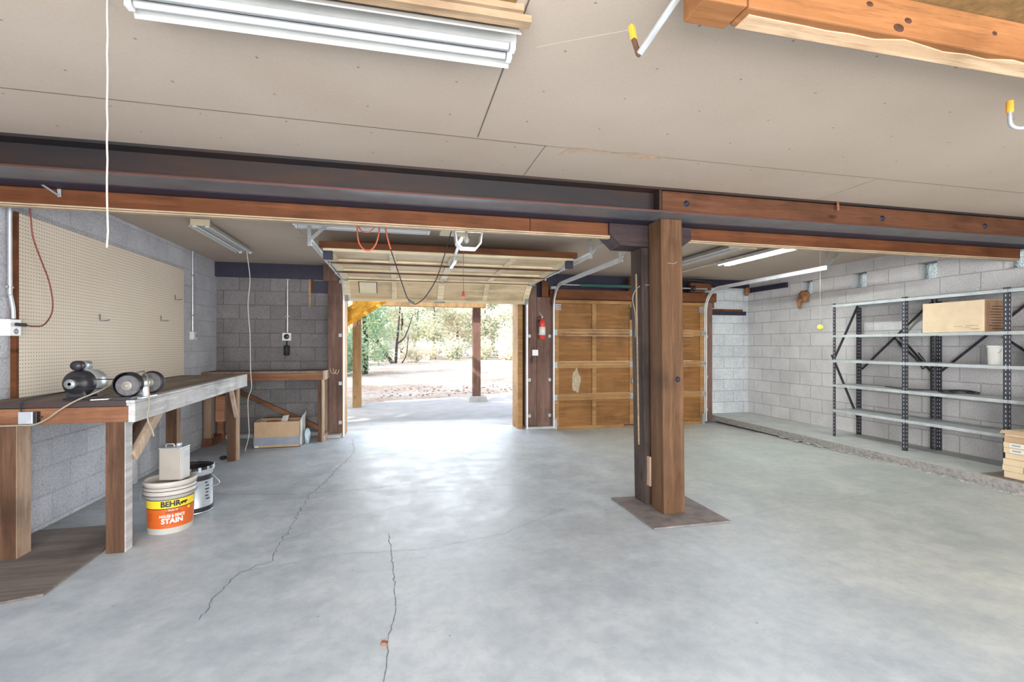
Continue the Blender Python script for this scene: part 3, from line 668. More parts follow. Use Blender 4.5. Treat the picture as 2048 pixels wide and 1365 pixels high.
# door 1 (open overhead)
d1 = sroot('door_1', (.58, 6.2, 1.98)); X0, X1 = -.765, 1.935
segs = [((7.27, 1.965), (6.90, 2.262)), ((6.88, 2.272), (6.33, 2.292)), ((6.31, 2.293), (5.76, 2.312)), ((5.74, 2.313), (5.19, 2.335))]
for k, ((ya, za), (yb, zb)) in enumerate(segs):
    if k == 0: ya, za, yb, zb = 7.265, 1.995, 6.93, 2.275
    d = Vector((0, yb - ya, zb - za)); L = d.length; d.normalize(); nrm = Vector((0, d.z, -d.y)) if False else Vector((0, -d.z, d.y))
    if nrm.z > 0: nrm = -nrm
    base = Vector((0, ya, za))
    if k == 0: nrm = Vector((0, -abs(d.z), -abs(d.y)))
    fn = lambda x, h, n, base=base, d=d, nrm=nrm: tuple(Vector((x, 0, 0)) + base + d * h + nrm * n)
    s = door_section(d1, X0, X1, L, fn, (M['odoor_rail'], M['odoor_panel']), stiles_for(X0, X1))
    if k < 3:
        b = MB(); b.fbox(X0, X1, L - .008, L + .020, .0, .052, fn); b.build('edge_strip', M['header_dark'], d1)  # brown strip added to draw the shadow line along each joint
    if k < 3:
        for x, ro in ((X0 + .04, -.06), ((X0 + X1) / 2, 0), (X1 - .04, .06)): hinge(d1, x, L, fn, ro)
    if k == 0:
        b = MB(); b.fbox(-.555, -.325, .16, .36, .012, .03, fn); b.build('lock_plate', M['cream'], d1, bevel=.004)
        b = MB(); b.fbox(-.565, -.315, .15, .37, .012, .018, fn); b.build('lock_frame', M['steel_dark'], d1)
        b = MB(); b.fbox(X0, X0 + .05, 0, .12, .035, .045, fn); b.fbox(X1 - .05, X1, 0, .12, .035, .045, fn); b.build('bottom_bracket', M['galv_dull'], d1)
        b = MB(); b.fbox(.50, .66, .012, .02, .035, .06, fn); b.build('pull_handle', M['galv_dull'], d1)
b = MB(); b.box(X0 - .03, X1 + .03, 5.13, 5.185, 2.325, 2.385); b.build('top_rail', M['header'], d1, bevel=.003)
b = MB(); b.box(X0 + .0, X0 + .09, 5.19, 5.25, 2.215, 2.30); b.box(X1 - .08, X1 + .0, 5.19, 5.25, 2.215, 2.30); b.build('top_bracket', M['steel_dark'], d1)
b = MB(); b.bar((.585, 5.22, 2.25), (.58, 5.62, 2.24), .035, .02); b.build('lift_bracket', M['galv'], d1)
# tracks
def track(x, ystart, ztop, label, side, yv=7.315, strut=True):
    t = thing('door_track', label, 'track', (x, yv, 0), 'galvanised garage door tracks')
    prof = lambda: None
    pts = [(x, ystart, ztop), (x, yv - .36, ztop - .012)]
    for i in range(1, 8):
        a = i / 8 * PI / 2; pts.append((x, yv - .36 + .36 * math.sin(a), ztop - .012 - .36 * (1 - math.cos(a))))
    pts += [(x, yv, ztop - .372), (x, yv, .01)]
    b = MB(); P = [Vector(p) for p in pts]
    # channel: flat web plus two lips, swept
    cs = [(-.002 * side, -.027), (-.002 * side, .027), (.016 * side, .027), (.016 * side, .023), (.002 * side, .022), (.002 * side, -.022), (.016 * side, -.023), (.016 * side, -.027)]
    rings = []
    for i, p in enumerate(P):
        tg = (P[min(i + 1, len(P) - 1)] - P[max(i - 1, 0)]).normalized(); nn = Vector((0, -tg.z, tg.y))
        rings.append([p + Vector((c[0], 0, 0)) + nn * c[1] for c in cs])
    m_ = len(cs); vs = [q for r_ in rings for q in r_]; fs = [tuple(range(m_)), tuple(range((len(P) - 1) * m_, len(P) * m_))]
    for i in range(len(P) - 1):
        for k in range(m_): fs.append((i * m_ + k, i * m_ + (k + 1) % m_, (i + 1) * m_ + (k + 1) % m_, (i + 1) * m_ + k))
    b.add(vs, fs); b.build('rail', M['track'], t)
    b = MB(); o_ = -.02 * side
    b.box(x + o_ - .016, x + o_ + .016, ystart + .02, ystart + .024, ztop - .03, ZC); b.bar((x + o_, ystart + .02, ztop + .02), (x + o_ + .19 , ystart + .02, ZC - .01), .03, .004, (0, 1, 0))
    b.build('hanger', M['galv_dull'], t)
    b = MB(); b.box(x + o_ - .16, x + o_ + .3, ystart + .0, ystart + .035, ZC - .004, ZC); b.build('ceiling_angle', M['galv_dull'], t)
    for z in (.18, .75, 1.45):
        b = MB(); b.box(x - .045 * side - .022, x - .045 * side + .022, yv + .035, yv + .043, z, z + .05)
        b.build('bracket', M['galv_dull'], t)
    b = MB(); b.box(x - .05, x + .06, yv - .06, yv + .04, ztop - .06, ztop - .02); b.build('corner_flag', M['galv_dull'], t)
track(-.80, 4.74, 2.285, 'galvanised track left of the open garage door', 1)
track(1.96, 4.76, 2.285, 'galvanised track right of the open garage door', -1)
track(2.385, 4.86, 2.285, 'galvanised track left of the closed garage door', 1)
track(5.16, 4.90, 2.295, 'galvanised track right of the closed garage door', -1)
# torsion springs in dark sleeve
t = thing('spring_shaft', 'dark green sleeved spring shaft above the closed garage door', 'spring', (3.8, 7.2, 2.27))
b = MB(); b.tube([(2.5, 7.2, 2.29), (5.1, 7.2, 2.29)], .013, 10); b.build('shaft', M['galv_dull'], t)
b = MB(); pts = []
prof = [(.028, 0)]
for i in range(60): prof += [(.034, .02 * i), (.029, .02 * i + .01)]
prof += [(0, 1.2)]
b.lathe(prof, (2.8, 7.2, 2.29), (1, 0, 0), 14); b.build('sleeve', M['green_tube'], t)
b = MB(); b.lathe([(0, 0), (.05, 0), (.05, .01), (.03, .015), (.03, .06), (.05, .065), (.05, .075), (0, .075)], (4.78, 7.2, 2.29), (1, 0, 0), 18); b.build('cable_drum', M['steel_dark'], t); b = MB(); b.lathe([(0, 0), (.035, 0), (.035, .02), (0, .02)], (4.45, 7.2, 2.29), (1, 0, 0), 16); b.build('collar', M['steel_dark'], t)
b = MB(); b.tube(smoothpts([(5.35, 7.2, 2.36), (5.1, 7.22, 2.42), (4.7, 7.25, 2.44), (4.4, 7.25, 2.43)]), .02, 8); tag(b.build('dark_hose', M['rubber']), 'dark hose lying above the right end of the closed door', 'hose')
# opener arm, light bowl and release cord
t = thing('door_opener', 'white rounded garage door opener lamp bowl hanging behind the header', 'door opener', (.555, 3.95, 2.13))
b = MB()
hp = [(-.14, .15), (-.125, .05), (-.075, 0), (.075, 0), (.125, .05), (.14, .15)]
inn = [(.125, .15), (.11, .058), (.066, .016), (-.066, .016), (-.11, .058), (-.125, .15)]
b.prism([(.555 + a * .85, 2.13 + c) for a, c in hp + inn], FXZ, 3.93, 4.03); b.build('rim', M['white_enamel'], t, bevel=.004)
b = MB(); b.prism([(.555 + a * .80, 2.135 + c) for a, c in [(-.14, .15), (-.12, .05), (-.07, .005), (.07, .005), (.12, .05), (.14, .15)]], FXZ, 4.0, 4.012); b.build('lens', M['clear'], t)
b = MB(); b.lathe([(0, -.03), (.018, -.022), (.024, 0), (.016, .022), (.010, .04), (.010, .06), (0, .06)], (.555, 4.09, 2.235), (0, 0, 1), 14); b.tube([(.555, 4.09, 2.29), (.555, 4.09, 2.36)], .012, 8); b.build('bulb', M['tube_off'], t)
b = MB(); b.box(.35, .60, 4.05, 4.45, 2.34, ZC); b.build('motor_housing', M['cream'], t, bevel=.01)
b = MB(); b.box(.56, .60, 4.45, 5.0, 2.36, 2.39); b.bar((.585, 4.85, 2.36), (.575, 5.6, 2.25), .03, .01); b.build('trolley_arm', M['track'], t)
b = MB(); b.tube([(.579, 4.5, 2.36), (.582, 4.5, 1.84)], .0022, 6); b.build('release_cord', M['red_cord'], t)
b = MB(); b.lathe([(0, 0), (.014, 0), (.014, .015), (.010, .02), (.010, .05), (0, .055)], (.582, 4.5, 1.79), (0, 0, 1), 12); b.build('cord_handle', M['red'], t)
# orange extension cord
t = thing('extension_cord', 'orange and black extension cord looping down in front of the open door', 'cord', (-.1, 4.1, 2.4))
b = MB(); b.tube(smoothpts([(-.342, 4.1, 2.40), (-.338, 4.1, 2.236), (-.319, 4.1, 2.155), (-.272, 4.1, 2.112), (-.22, 4.1, 2.127), (-.181, 4.1, 2.203), (-.165, 4.1, 2.32), (-.18, 4.1, 2.42)]), .006, 8)
b.tube(smoothpts([(-.342, 4.12, 2.33), (-.311, 4.12, 2.278), (-.26, 4.12, 2.265), (-.22, 4.12, 2.292), (-.18, 4.12, 2.34)]), .005, 8)
b.tube(smoothpts([(-.13, 4.1, 2.42), (-.121, 4.1, 2.322), (-.097, 4.1, 2.207), (-.075, 4.1, 2.13)]), .0065, 8); b.build('orange_cord', M['orange_cord'], t)
b = MB(); b.tube(smoothpts([(-.075, 4.1, 2.13), (-.061, 4.1, 2.085), (0, 4.1, 1.9), (.049, 4.1, 1.755), (.075, 4.1, 1.705)]), .0042, 8)
b.tube(smoothpts([(.11, 4.1, 1.685), (.135, 4.1, 1.681), (.205, 4.1, 1.738), (.297, 4.1, 1.888), (.356, 4.1, 2.06), (.394, 4.1, 2.189), (.437, 4.1, 2.34)]), .0042, 8); b.build('black_cord', M['rubber'], t)
b = MB(); b.bar((.072, 4.1, 1.708), (.115, 4.1, 1.683), .022, .020); b.build('plug', M['green_tube'], t, bevel=.005)

# ================================================================== fire extinguisher, switches, boxes, conduit
t = thing('fire_extinguisher', 'red fire extinguisher hanging on the wooden pier between the doors', 'fire extinguisher', (2.19, 7.27, 1.42))
c = (2.19, 7.275, 1.42)
b = MB(); b.lathe([(0, 0), (.045, 0), (.052, .008), (.052, .25), (.046, .285), (.030, .31), (.018, .32), (.018, .335), (0, .335)], c, n=24); b.build('cylinder', M['red'], t)
b = MB(); b.lathe([(.0528, .07), (.0532, .07), (.0532, .20), (.0528, .20)], c, n=24); b.build('label_band', M['plastic_white'], t)
b = MB(); b.lathe([(0, .335), (.016, .335), (.018, .36), (.008, .375), (0, .375)], c, n=12); b.bar((2.19, 7.275, 1.785), (2.14, 7.25, 1.815), .018, .006); b.bar((2.19, 7.275, 1.80), (2.14, 7.25, 1.84), .018, .006); b.build('valve', M['galv'], t)
b = MB(); b.tube(smoothpts([(2.17, 7.26, 1.77), (2.12, 7.25, 1.77), (2.10, 7.25, 1.70), (2.115, 7.25, 1.60), (2.13, 7.25, 1.53)]), .007, 8); b.build('hose', M['rubber'], t)
b = MB(); b.box(2.15, 2.23, 7.33, 7.36, 1.68, 1.74); b.build('bracket', M['steel_dark'], t)
t = thing('light_switch', 'pair of pale wall switches on the wooden pier below the fire extinguisher', 'switch', (2.098, 7.355, 1.16))
b = MB(); b.box(2.05, 2.148, 7.348, YJ, 1.163, 1.258); b.build('plate', M['plastic_white'], t, bevel=.003)
for x in (2.075, 2.123):
    b = MB(); b.box(x - .012, x + .012, 7.341, 7.348, 1.18, 1.24); b.build('rocker', M['white_enamel'], t, bevel=.002)
def conduit(label, pts, r=.011, mat='galv', straps=()):
    t = thing('conduit', label, 'conduit', pts[-1])
    b = MB(); b.tube(smoothpts(pts, 4) if len(pts) > 2 else pts, r, 10); b.build('pipe', M[mat], t)
    for (x, y, z, ax) in straps:
        b = MB()
        if ax == 'x': b.box(x - .03, x + .03, y - .014, y + .004, z - .008, z + .008)
        else: b.box(x - .004, x + .014, y - .03, y + .03, z - .008, z + .008)
        b.build('strap', M['galv_dull'], t, bevel=.003)
    return t
conduit('bent galvanised conduit at left rising beside the pegboard', [(-2.485, 3.80, ZC), (-2.485, 3.80, 2.2), (-2.485, 3.80, 1.72), (-2.485, 3.805, 1.66), (-2.485, 3.825, 1.58), (-2.485, 3.828, 1.51)], .012, straps=[(-2.495, 3.80, 1.715, 'y')])
conduit('thin conduit running down the left wall near the back corner', [(-2.515, 6.715, ZC), (-2.515, 6.715, 1.50)], .010, straps=[(-2.52, 6.715, 1.7, 'y'), (-2.52, 6.715, 2.2, 'y')])
conduit('thin conduit running down the grey back wall to the round outlet', [(-1.592, 7.53, ZC), (-1.592, 7.53, 1.52)], .011, straps=[(-1.592, 7.53, 1.75, 'x'), (-1.592, 7.53, 2.28, 'x')])
# boxes
t = thing('outlet_box', 'white metal outlet box beside the left edge of the pegboard', 'outlet', (-2.46, 3.84, 1.39))
b = MB(); b.box(XL, -2.468, 3.775, 3.87, 1.395, 1.505); b.build('box', M['white_enamel'], t, bevel=.004)
b = MB(); b.lathe([(0, .002), (.017, .002), (.019, 0)], (-2.467, 3.825, 1.425), (1, 0, 0), 14); b.build('socket', M['galv_dull'], t)
b = MB(); b.bar((-2.465, 3.81, 1.472), (-2.425, 3.85, 1.468), .022, .022); b.build('plug', M['rubber'], t, bevel=.004)
t = thing('outlet_box', 'small pale switch box at the foot of the far left wall conduit', 'outlet', (-2.50, 6.71, 1.42))
b = MB(); b.box(XL, -2.48, 6.66, 6.76, 1.40, 1.50); b.build('box', M['plastic_white'], t, bevel=.004)
b = MB(); b.box(-2.48, -2.472, 6.69, 6.73, 1.43, 1.47); b.build('switch', M['galv_dull'], t)
t = thing('outlet_box', 'square white box with a round dark socket on the grey back wall', 'outlet', (-1.60, 7.50, 1.39))
b = MB(); b.box(-1.662, -1.54, 7.50, YB, 1.395, 1.51); b.build('box', M['plastic_white'], t, bevel=.006)
b = MB(); b.lathe([(0, .004), (.034, .004), (.038, 0)], (-1.60, 7.50, 1.455), (0, -1, 0), 18); b.build('socket', M['black'], t)
b = MB(); b.tube([(-1.60, 7.51, 1.39), (-1.60, 7.51, 1.33)], .010, 8); b.tube([(-1.60, 7.51, 1.33), (-1.60, 7.51, 1.32), (-1.60, 7.51, 1.19), (-1.60, 7.51, 1.18)], [.02, .04, .04, .02], 12); b.build('hanging_plug', M['rubber'], t)
# cords on the left
b = MB(); b.tube(smoothpts([(-2.42, 3.86, 2.5), (-2.42, 3.866, 2.269), (-2.42, 3.879, 2.179), (-2.42, 3.897, 2.065), (-2.42, 3.971, 1.925), (-2.42, 4.044, 1.797), (-2.42, 4.084, 1.659), (-2.42, 4.074, 1.558), (-2.42, 4.0, 1.477), (-2.42, 3.915, 1.463), (-2.428, 3.85, 1.466)]), .0048, 8)
tag(b.build('power_cord', M['red_cord']), 'dark red cord looping down in front of the pegboard to the outlet', 'cord')
b = MB(); b.tube(smoothpts([(-1.782, 6.28, 2.50), (-1.78, 6.3, 2.413), (-1.777, 6.4, 2.128), (-1.799, 6.4, 1.823), (-1.777, 6.4, 1.459), (-1.771, 6.4, 1.033), (-1.76, 6.4, .82), (-1.799, 6.4, .668), (-1.794, 6.4, .425), (-1.788, 6.4, .243), (-1.83, 6.4, .05)]), .0045, 8)
tag(b.build('power_cord', M['white_cord']), 'long white cord hanging from the ceiling in the rear left corner', 'cord')
b = MB(); b.tube(smoothpts([(5.424, 7.52, 1.87), (5.373, 7.52, 1.604), (5.353, 7.52, 1.248), (5.404, 7.52, 1.025), (5.34, 7.5, .804), (5.335, 7.46, .449), (5.335, 7.4, .1)]), .005, 8)
tag(b.build('power_cord', M['rubber']), 'thin dark cord hanging on the pale wall right of the closed door', 'cord')
b = MB(); b.box(-1.305, -1.27, YB - .03, YB - .002, 1.88, 2.31); tag(b.build('wood_offcut', M['strip_wood']), 'pale upright wood strip nailed high on the grey back wall', 'wood strip')
b = MB(); b.box(-1.272, -1.242, YB - .052, YB - .002, 2.10, 2.30); tag(b.build('wood_offcut', M['header']), 'short reddish wood block beside the pale upright strip', 'wood block')

# pegboard
t = thing('pegboard', 'large tan pegboard with dark wooden frame on the left wall', 'pegboard', (-2.5, 5.15, .975))
b = MB(); b.box(-2.503, -2.495, 3.895, 6.42, .93, 2.225); b.build('board', M['pegboard'], t)
b = MB(); b.box(XL, -2.503, 3.895, 3.94, .93, 2.223); b.box(XL, -2.503, 6.36, 6.42, .93, 2.225); b.box(XL, -2.503, 3.895, 6.42, 2.19, 2.223); b.box(XL, -2.497, 3.87, 3.895, .93, 2.228); b.build('frame', M['header'], t)
for y, z, lab in ((4.77, 1.545, 'left'), (5.84, 1.595, 'mid'), (6.17, 1.85, 'top')):
    b = MB(); b.tube([(-2.494, y, z + .05), (-2.487, y, z + .05), (-2.487, y, z), (-2.45, y + .0, z - .003), (-2.415, y, z + .004)], .003, 6)
    tag(b.build('peg_hook', M['steel_dark']), {'left': 'metal peg hook nearest the camera on the pegboard', 'mid': 'metal peg hook low near the far end of the pegboard', 'top': 'metal peg hook highest on the pegboard at its far edge'}[lab], 'hook', 'peg hooks on the pegboard')

# ================================================================== main workbench (slightly skew)
t = thing('workbench', 'long wooden workbench with greyed front rail against the left wall', 'workbench', (-2.1, 4.9, 0))
def xf(y): return -1.675 + (y - 3.57) * (-1.81 + 1.675) / (6.34 - 3.57)
ZT = .98
b = MB(); b.add([(XL, 3.56, ZT - .03), (xf(3.56) - .03, 3.56, ZT - .03), (xf(6.34) - .03, 6.34, ZT - .03), (XL, 6.34, ZT - .03), (XL, 3.56, ZT), (xf(3.56) - .03, 3.56, ZT), (xf(6.34) - .03, 6.34, ZT), (XL, 6.34, ZT)],
              [(0, 3, 2, 1), (4, 5, 6, 7), (0, 1, 5, 4), (1, 2, 6, 5), (2, 3, 7, 6), (3, 0, 4, 7)]); b.build('top', M['bench_top'], t)
b = MB(); b.box(XL, xf(3.56) - .032, 3.545, 3.559, ZT - .032, ZT + .001); b.build('edge_strip', plain('dark_edge', (.05, .028, .026), .5), t)
b = MB(); b.box(XL, xf(3.57) - .0, 3.55, 3.588, ZT - .138, ZT - .038); b.build('end_apron', M['bench_x'], t, bevel=.003)
def fr(y0, y1, z0, z1, off, th, name, mat):
    b = MB(); b.add([(xf(y0) + off - th, y0, z0), (xf(y0) + off, y0, z0), (xf(y1) + off, y1, z0), (xf(y1) + off - th, y1, z0), (xf(y0) + off - th, y0, z1), (xf(y0) + off, y0, z1), (xf(y1) + off, y1, z1), (xf(y1) + off - th, y1, z1)],
          [(0, 3, 2, 1), (4, 5, 6, 7), (0, 1, 5, 4), (1, 2, 6, 5), (2, 3, 7, 6), (3, 0, 4, 7)]); return b.build(name, M[mat], t, bevel=.002)
fr(3.545, 6.345, ZT - .14, ZT - .034, .018, .038, 'front_rail', 'apron_y')
fr(3.542, 6.345, ZT - .034, ZT - .018, .020, .05, 'edge_moulding', 'apron_y'); fr(3.541, 6.345, ZT - .017, ZT + .002, .018, .05, 'edge_moulding', 'apron_y')
def leg(x0, x1, y0, y1, z1, mat='bench_z', pale=None):
    b = MB(); b.box(x0, x1, y0, y1, 0.0, z1); l = b.build('leg', M[mat], t, bevel=.005)
    if pale: b = MB(); b.box(x1, x1 + .004, y0 + .004, y1 - .004, 0.001, z1 - .002); b.build('leg_face', M[pale], l)
leg(-1.83, -1.725, 3.565, 3.655, ZT - .13, pale='apron_y')
leg(-2.46, -2.31, 3.575, 3.70, ZT - .13, pale='leg_z')  # pale right face paints in the light on that side
leg(-1.93, -1.845, 6.08, 6.12, ZT - .05); leg(-1.848, -1.82, 6.11, 6.17, ZT - .13, 'leg_z')
leg(-2.45, -2.345, 5.85, 5.95, ZT - .03, pale='leg_z')  # light on the right side put into the pale face again
leg(-2.52, -2.48, 5.3, 5.36, ZT - .03, 'apron_y')
for (p0, p1, w1, m_) in [((-1.72, 3.66, .60), (-1.715, 4.03, .88), .07, 'brace'), ((-1.79, 3.66, .60), (-1.79, 4.02, .88), .07, 'bench_z'), ((-1.835, 6.09, .52), (-1.80, 5.80, .86), .06, 'brace')]:
    b = MB(); b.bar(p0, p1, .035, w1, (0, 0, 1)); b.build('brace', M[m_], t, bevel=.002)
b = MB(); b.box(-2.02, -1.93, 6.0, 6.05, .47, .76); b.build('spacer_block', M['bench_x'], t, bevel=.002)
# junction box on apron
t = thing('junction_box', 'small galvanised junction box screwed to the workbench end apron', 'electrical box', (-2.21, 3.53, .84))
b = MB(); b.box(-2.26, -2.185, 3.515, 3.55, .852, .928); b.build('box', M['galv'], t, bevel=.003)
b = MB(); b.box(-2.185, -2.165, 3.515, 3.55, .855, .925); b.box(-2.165, -2.15, 3.53, 3.54, .885, .895); b.build('switch', M['black'], t, bevel=.002)
# motor
t = thing('electric_motor', 'black and silver electric motor with pulley on the workbench', 'motor', (-2.05, 3.74, ZT))
c = Vector((-2.05, 3.66, ZT + .105))
b = MB(); b.lathe([(0, -.02), (.030, -.02), (.034, -.008), (.060, .0), (.080, .02), (.086, .04), (.086, .075)], c, (0, 1, 0), 28); b.build('end_bell', M['black'], t)
b = MB(); b.lathe([(.084, .075), (.088, .077), (.088, .185), (.085, .19), (.08, .215), (.05, .235), (0, .24)], c, (0, 1, 0), 28); b.build('barrel', M['galv'], t)
b = MB(); b.lathe([(0, 0), (.031, 0), (.031, .11), (0, .11)], c + Vector((.0, .03, .115)), (0, 1, 0), 18); cp = b.build('capacitor', M['galv'], t)
b = MB(); b.lathe([(0, -.012), (.030, -.012), (.033, 0), (.033, .035), (.0315, .036)], c + Vector((.0, .02, .115)), (0, 1, 0), 18); b.build('capacitor_cap', M['black'], t)
b = MB(); b.lathe([(0, -.05), (.01, -.05), (.01, -.02), (0, -.02)], c, (0, 1, 0), 12); b.lathe([(0, -.05), (.030, -.05), (.032, -.045), (.026, -.038), (.032, -.031), (.030, -.026), (0, -.026)], c, (0, 1, 0), 20); b.build('pulley', M['galv_dull'], t)
b = MB(); b.box(-2.115, -1.985, 3.66, 3.85, ZT, ZT + .012); b.box(-2.10, -2.0, 3.67, 3.69, ZT + .012, ZT + .06); b.box(-2.10, -2.0, 3.81, 3.83, ZT + .012, ZT + .06); b.build('base', M['black'], t, bevel=.003)
# grinder
t = thing('bench_grinder', 'two-wheel bench grinder head at the front corner of the workbench', 'grinder', (-1.74, 3.66, ZT))
g = Vector((-1.70, 3.60, ZT + .095))
def wheel(name, c, r, th, mat, hub=True):
    b = MB(); b.lathe([(.016, -th / 2), (r - .004, -th / 2), (r, -th / 2 + .004), (r, th / 2 - .004), (r - .004, th / 2), (.016, th / 2)], c, (0, 1, 0), 32); wq = b.build(name, M[mat], t)
    if hub:
        b = MB(); b.lathe([(.030, -th / 2 - .001), (.030, -th / 2 - .003), (.026, -th / 2 - .006), (.016, -th / 2 - .006), (.014, -th / 2 - .016), (0, -th / 2 - .018)], c, (0, 1, 0), 24); b.build('hub', plain('hub_washer', (.36, .33, .29), .5, .2), wq)
M['stone'] = plain('grinding_stone', (.14, .135, .14), .9, 0, .2, 60, .3)
wheel('grinding_wheel', g + Vector((0, -.045, 0)), .066, .026, 'stone')
wheel('grinding_wheel', g + Vector((0, .235, .0)), .068, .026, 'stone')
b = MB(); b.lathe([(.074, 0), (.079, 0), (.079, .05), (.074, .05), (.074, 0)], g + Vector((-.028, -.01, .004)), (0, 1, 0), 24, a0=.4, a1=.4 + 4.1)
b.lathe([(0, .05), (.079, .05), (.079, .054), (0, .054)], g + Vector((-.028, -.01, .004)), (0, 1, 0), 24)
b.build('wheel_guard', M['black'], t); b = MB(); b.lathe([(0, .0), (.078, .0), (.078, .01), (0, .01)], g + Vector((0, .26, 0)), (0, 1, 0), 24); b.build('wheel_guard', M['black'], t)
b = MB(); b.lathe([(0, .03), (.03, .03), (.038, .05), (.038, .16), (.03, .18), (.012, .19), (.012, .24)], g, (0, 1, 0), 20); b.build('spindle_housing', M['galv'], t)
b = MB(); b.prism([(g.x - .045, ZT + .012), (g.x + .045, ZT + .012), (g.x + .025, g.z), (g.x - .025, g.z)], FXZ, 3.67, 3.73); b.box(g.x - .055, g.x + .06, 3.60, 3.80, ZT + .003, ZT + .014); b.build('pedestal', M['galv'], t, bevel=.003)
b = MB(); b.box(g.x - .08, g.x + .03, 3.53, 3.66, ZT + .003, ZT + .024); b.build('tool_rest', M['black'], t, bevel=.003)
# belt
b = MB(); cm = Vector((-2.05, 3.622, ZT + .105)); cg = Vector((-1.72, 3.645, ZT + .100)); P = []
for i in range(13): a = PI / 2 + PI * i / 12; P.append(cm + Vector((math.cos(a) * .030, 0, math.sin(a) * .030)))
for i in range(13): a = -PI / 2 + PI * i / 12; P.append(cg + Vector((math.cos(a) * .030, 0, math.sin(a) * .030)))
P.append(P[0]); b.tube(P, .004, 6, caps=False); tag(b.build('drive_belt', M['rubber']), 'black belt stretched from the motor pulley to the grinder', 'belt')
b = MB(); b.tube(smoothpts([(-2.45, 3.5, .848), (-2.264, 3.5, .848), (-2.17, 3.50, .850), (-2.1, 3.5, .884), (-2.035, 3.5, .937), (-1.957, 3.52, .992), (-1.87, 3.57, 1.04), (-1.82, 3.80, 1.12), (-1.76, 3.86, 1.15), (-1.68, 3.72, 1.145), (-1.60, 3.58, 1.12), (-1.575, 3.53, 1.06), (-1.565, 3.52, .954), (-1.575, 3.52, .865), (-1.55, 3.52, .794), (-1.535, 3.51, .75)]), .005, 8)
tag(b.build('power_cord', M['tan_cord']), 'tan cord draped over the workbench edge and around the grinder', 'cord')
b = MB(); b.tube(smoothpts([(-2.12, 3.70, 1.03), (-2.15, 3.60, 1.02), (-2.226, 3.53, 1.0), (-2.247, 3.52, .978), (-2.249, 3.515, .966), (-2.24, 3.512, .929)]), .0045, 8)
tag(b.build('power_cord', M['rubber']), 'short black cord from the motor to the junction box', 'cord')
b = MB(); b.bar((-1.93, 3.60, ZT + .003), (-1.84, 3.64, ZT + .003), .008, .006); b.bar((-1.845, 3.63, ZT + .004), (-1.835, 3.65, ZT + .004), .02, .008); tag(b.build('wrench', M['galv']), 'small metal wrench lying on the workbench beside the motor', 'tool')

# rear workbench
t = thing('workbench', 'smaller brown workbench along the grey back wall', 'workbench', (-1.75, 7.3, 0))
Y0 = 7.02; ZB = .975
b = MB(); b.box(XL, -1.037, Y0 - .008, YB, ZB - .02, ZB); b.build('top', M['bench_top'], t)
b = MB(); b.box(XL, -1.037, Y0 - .004, Y0 + .034, ZB - .12, ZB - .022); b.build('front_apron', M['bench_x'], t, bevel=.003)
b = MB(); b.box(-1.035, -1.0, Y0 - .005, YB, ZB - .12, ZB + .004); b.build('end_apron', M['brace'], t, bevel=.002)
for (x0, x1, y0, y1, m_) in [(-1.10, -1.055, 7.03, 7.12, 'bench_z'), (-1.052, -1.015, 7.025, 7.05, 'brace'), (-1.06, -1.02, 7.36, 7.45, 'leg_z'), (-2.51, -2.42, 7.04, 7.13, 'leg_z'), (-2.48, -2.40, 7.42, 7.50, 'bench_x')]:
    b = MB(); b.box(x0, x1, y0, y1, .0, ZB - .10); b.build('leg', M[m_], t, bevel=.003)
b = MB(); b.box(-1.053, -1.008, 7.018, YB - .02, .0, .09); b.build('foot_rail', M['brace'], t, bevel=.003)
b = MB(); b.box(-2.515, -2.405, 7.02, YB - .02, .0, .10); b.build('foot_rail', M['bench_x'], t, bevel=.003)
b = MB(); b.bar((-2.35, 7.47, .74), (-1.08, 7.47, .08), .04, .06); b.build('diagonal_brace', M['bench_x'], t, bevel=.003)
# two pale coat hooks on jamb
b = MB()
for dx in (0, .04):
    b.tube(smoothpts([(-.985 + dx, YJ, .99), (-.97 + dx, YJ - .02, .94), (-.93 + dx, YJ - .04, .92), (-.905 + dx, YJ - .05, .945), (-.90 + dx, YJ - .05, .98)]), .005, 6)
tag(b.build('wire_hook', M['cream']), 'pale double wire hook on the left door jamb at bench height', 'hook')
# open cardboard box
t = thing('cardboard_box', 'open brown cardboard box with rubbish on the floor under the rear bench', 'box', (-1.56, 6.93, 0))
bx0, bx1, by0, by1, bz = -1.835, -1.275, 6.755, 7.10, .335
b = MB(); b.box(bx0, bx1, by0, by0 + .006, .0, bz); b.box(bx0, bx1, by1 - .006, by1, .0, bz); b.box(bx0, bx0 + .006, by0, by1, 0, bz); b.box(bx0, bx1, by0, by1, .0, .006); b.build('body', M['card'], t)
b = MB(); b.box(bx1 - .006, bx1, by0, by1, 0, bz + .01); b.build('side', M['card_white'], t)
b = MB(); b.box(bx0, bx1, by0 - .001, by0, .035, .135); b.build('printed_band', M['card_blue'], t)
b = MB(); b.box(bx0 + .01, bx0 + .06, by0 - .002, by0 - .001, .01, .03); b.build('printed_mark', M['card_white'], t)
b = MB(); b.add([(bx0, by0, bz), (bx0, by1, bz), (bx0 + .10, by1, bz + .07), (bx0 + .05, by0 + .04, bz + .025)], [(0, 1, 2, 3)]); b.build('flap', M['card_white'], t)
b = MB(); b.add([(bx1, by0, bz), (bx1, by1, bz), (bx1 + .015, by1, bz + .09), (bx1 + .015, by0 + .05, bz + .06)], [(0, 1, 2, 3)]); b.build('flap', M['card_white'], t)
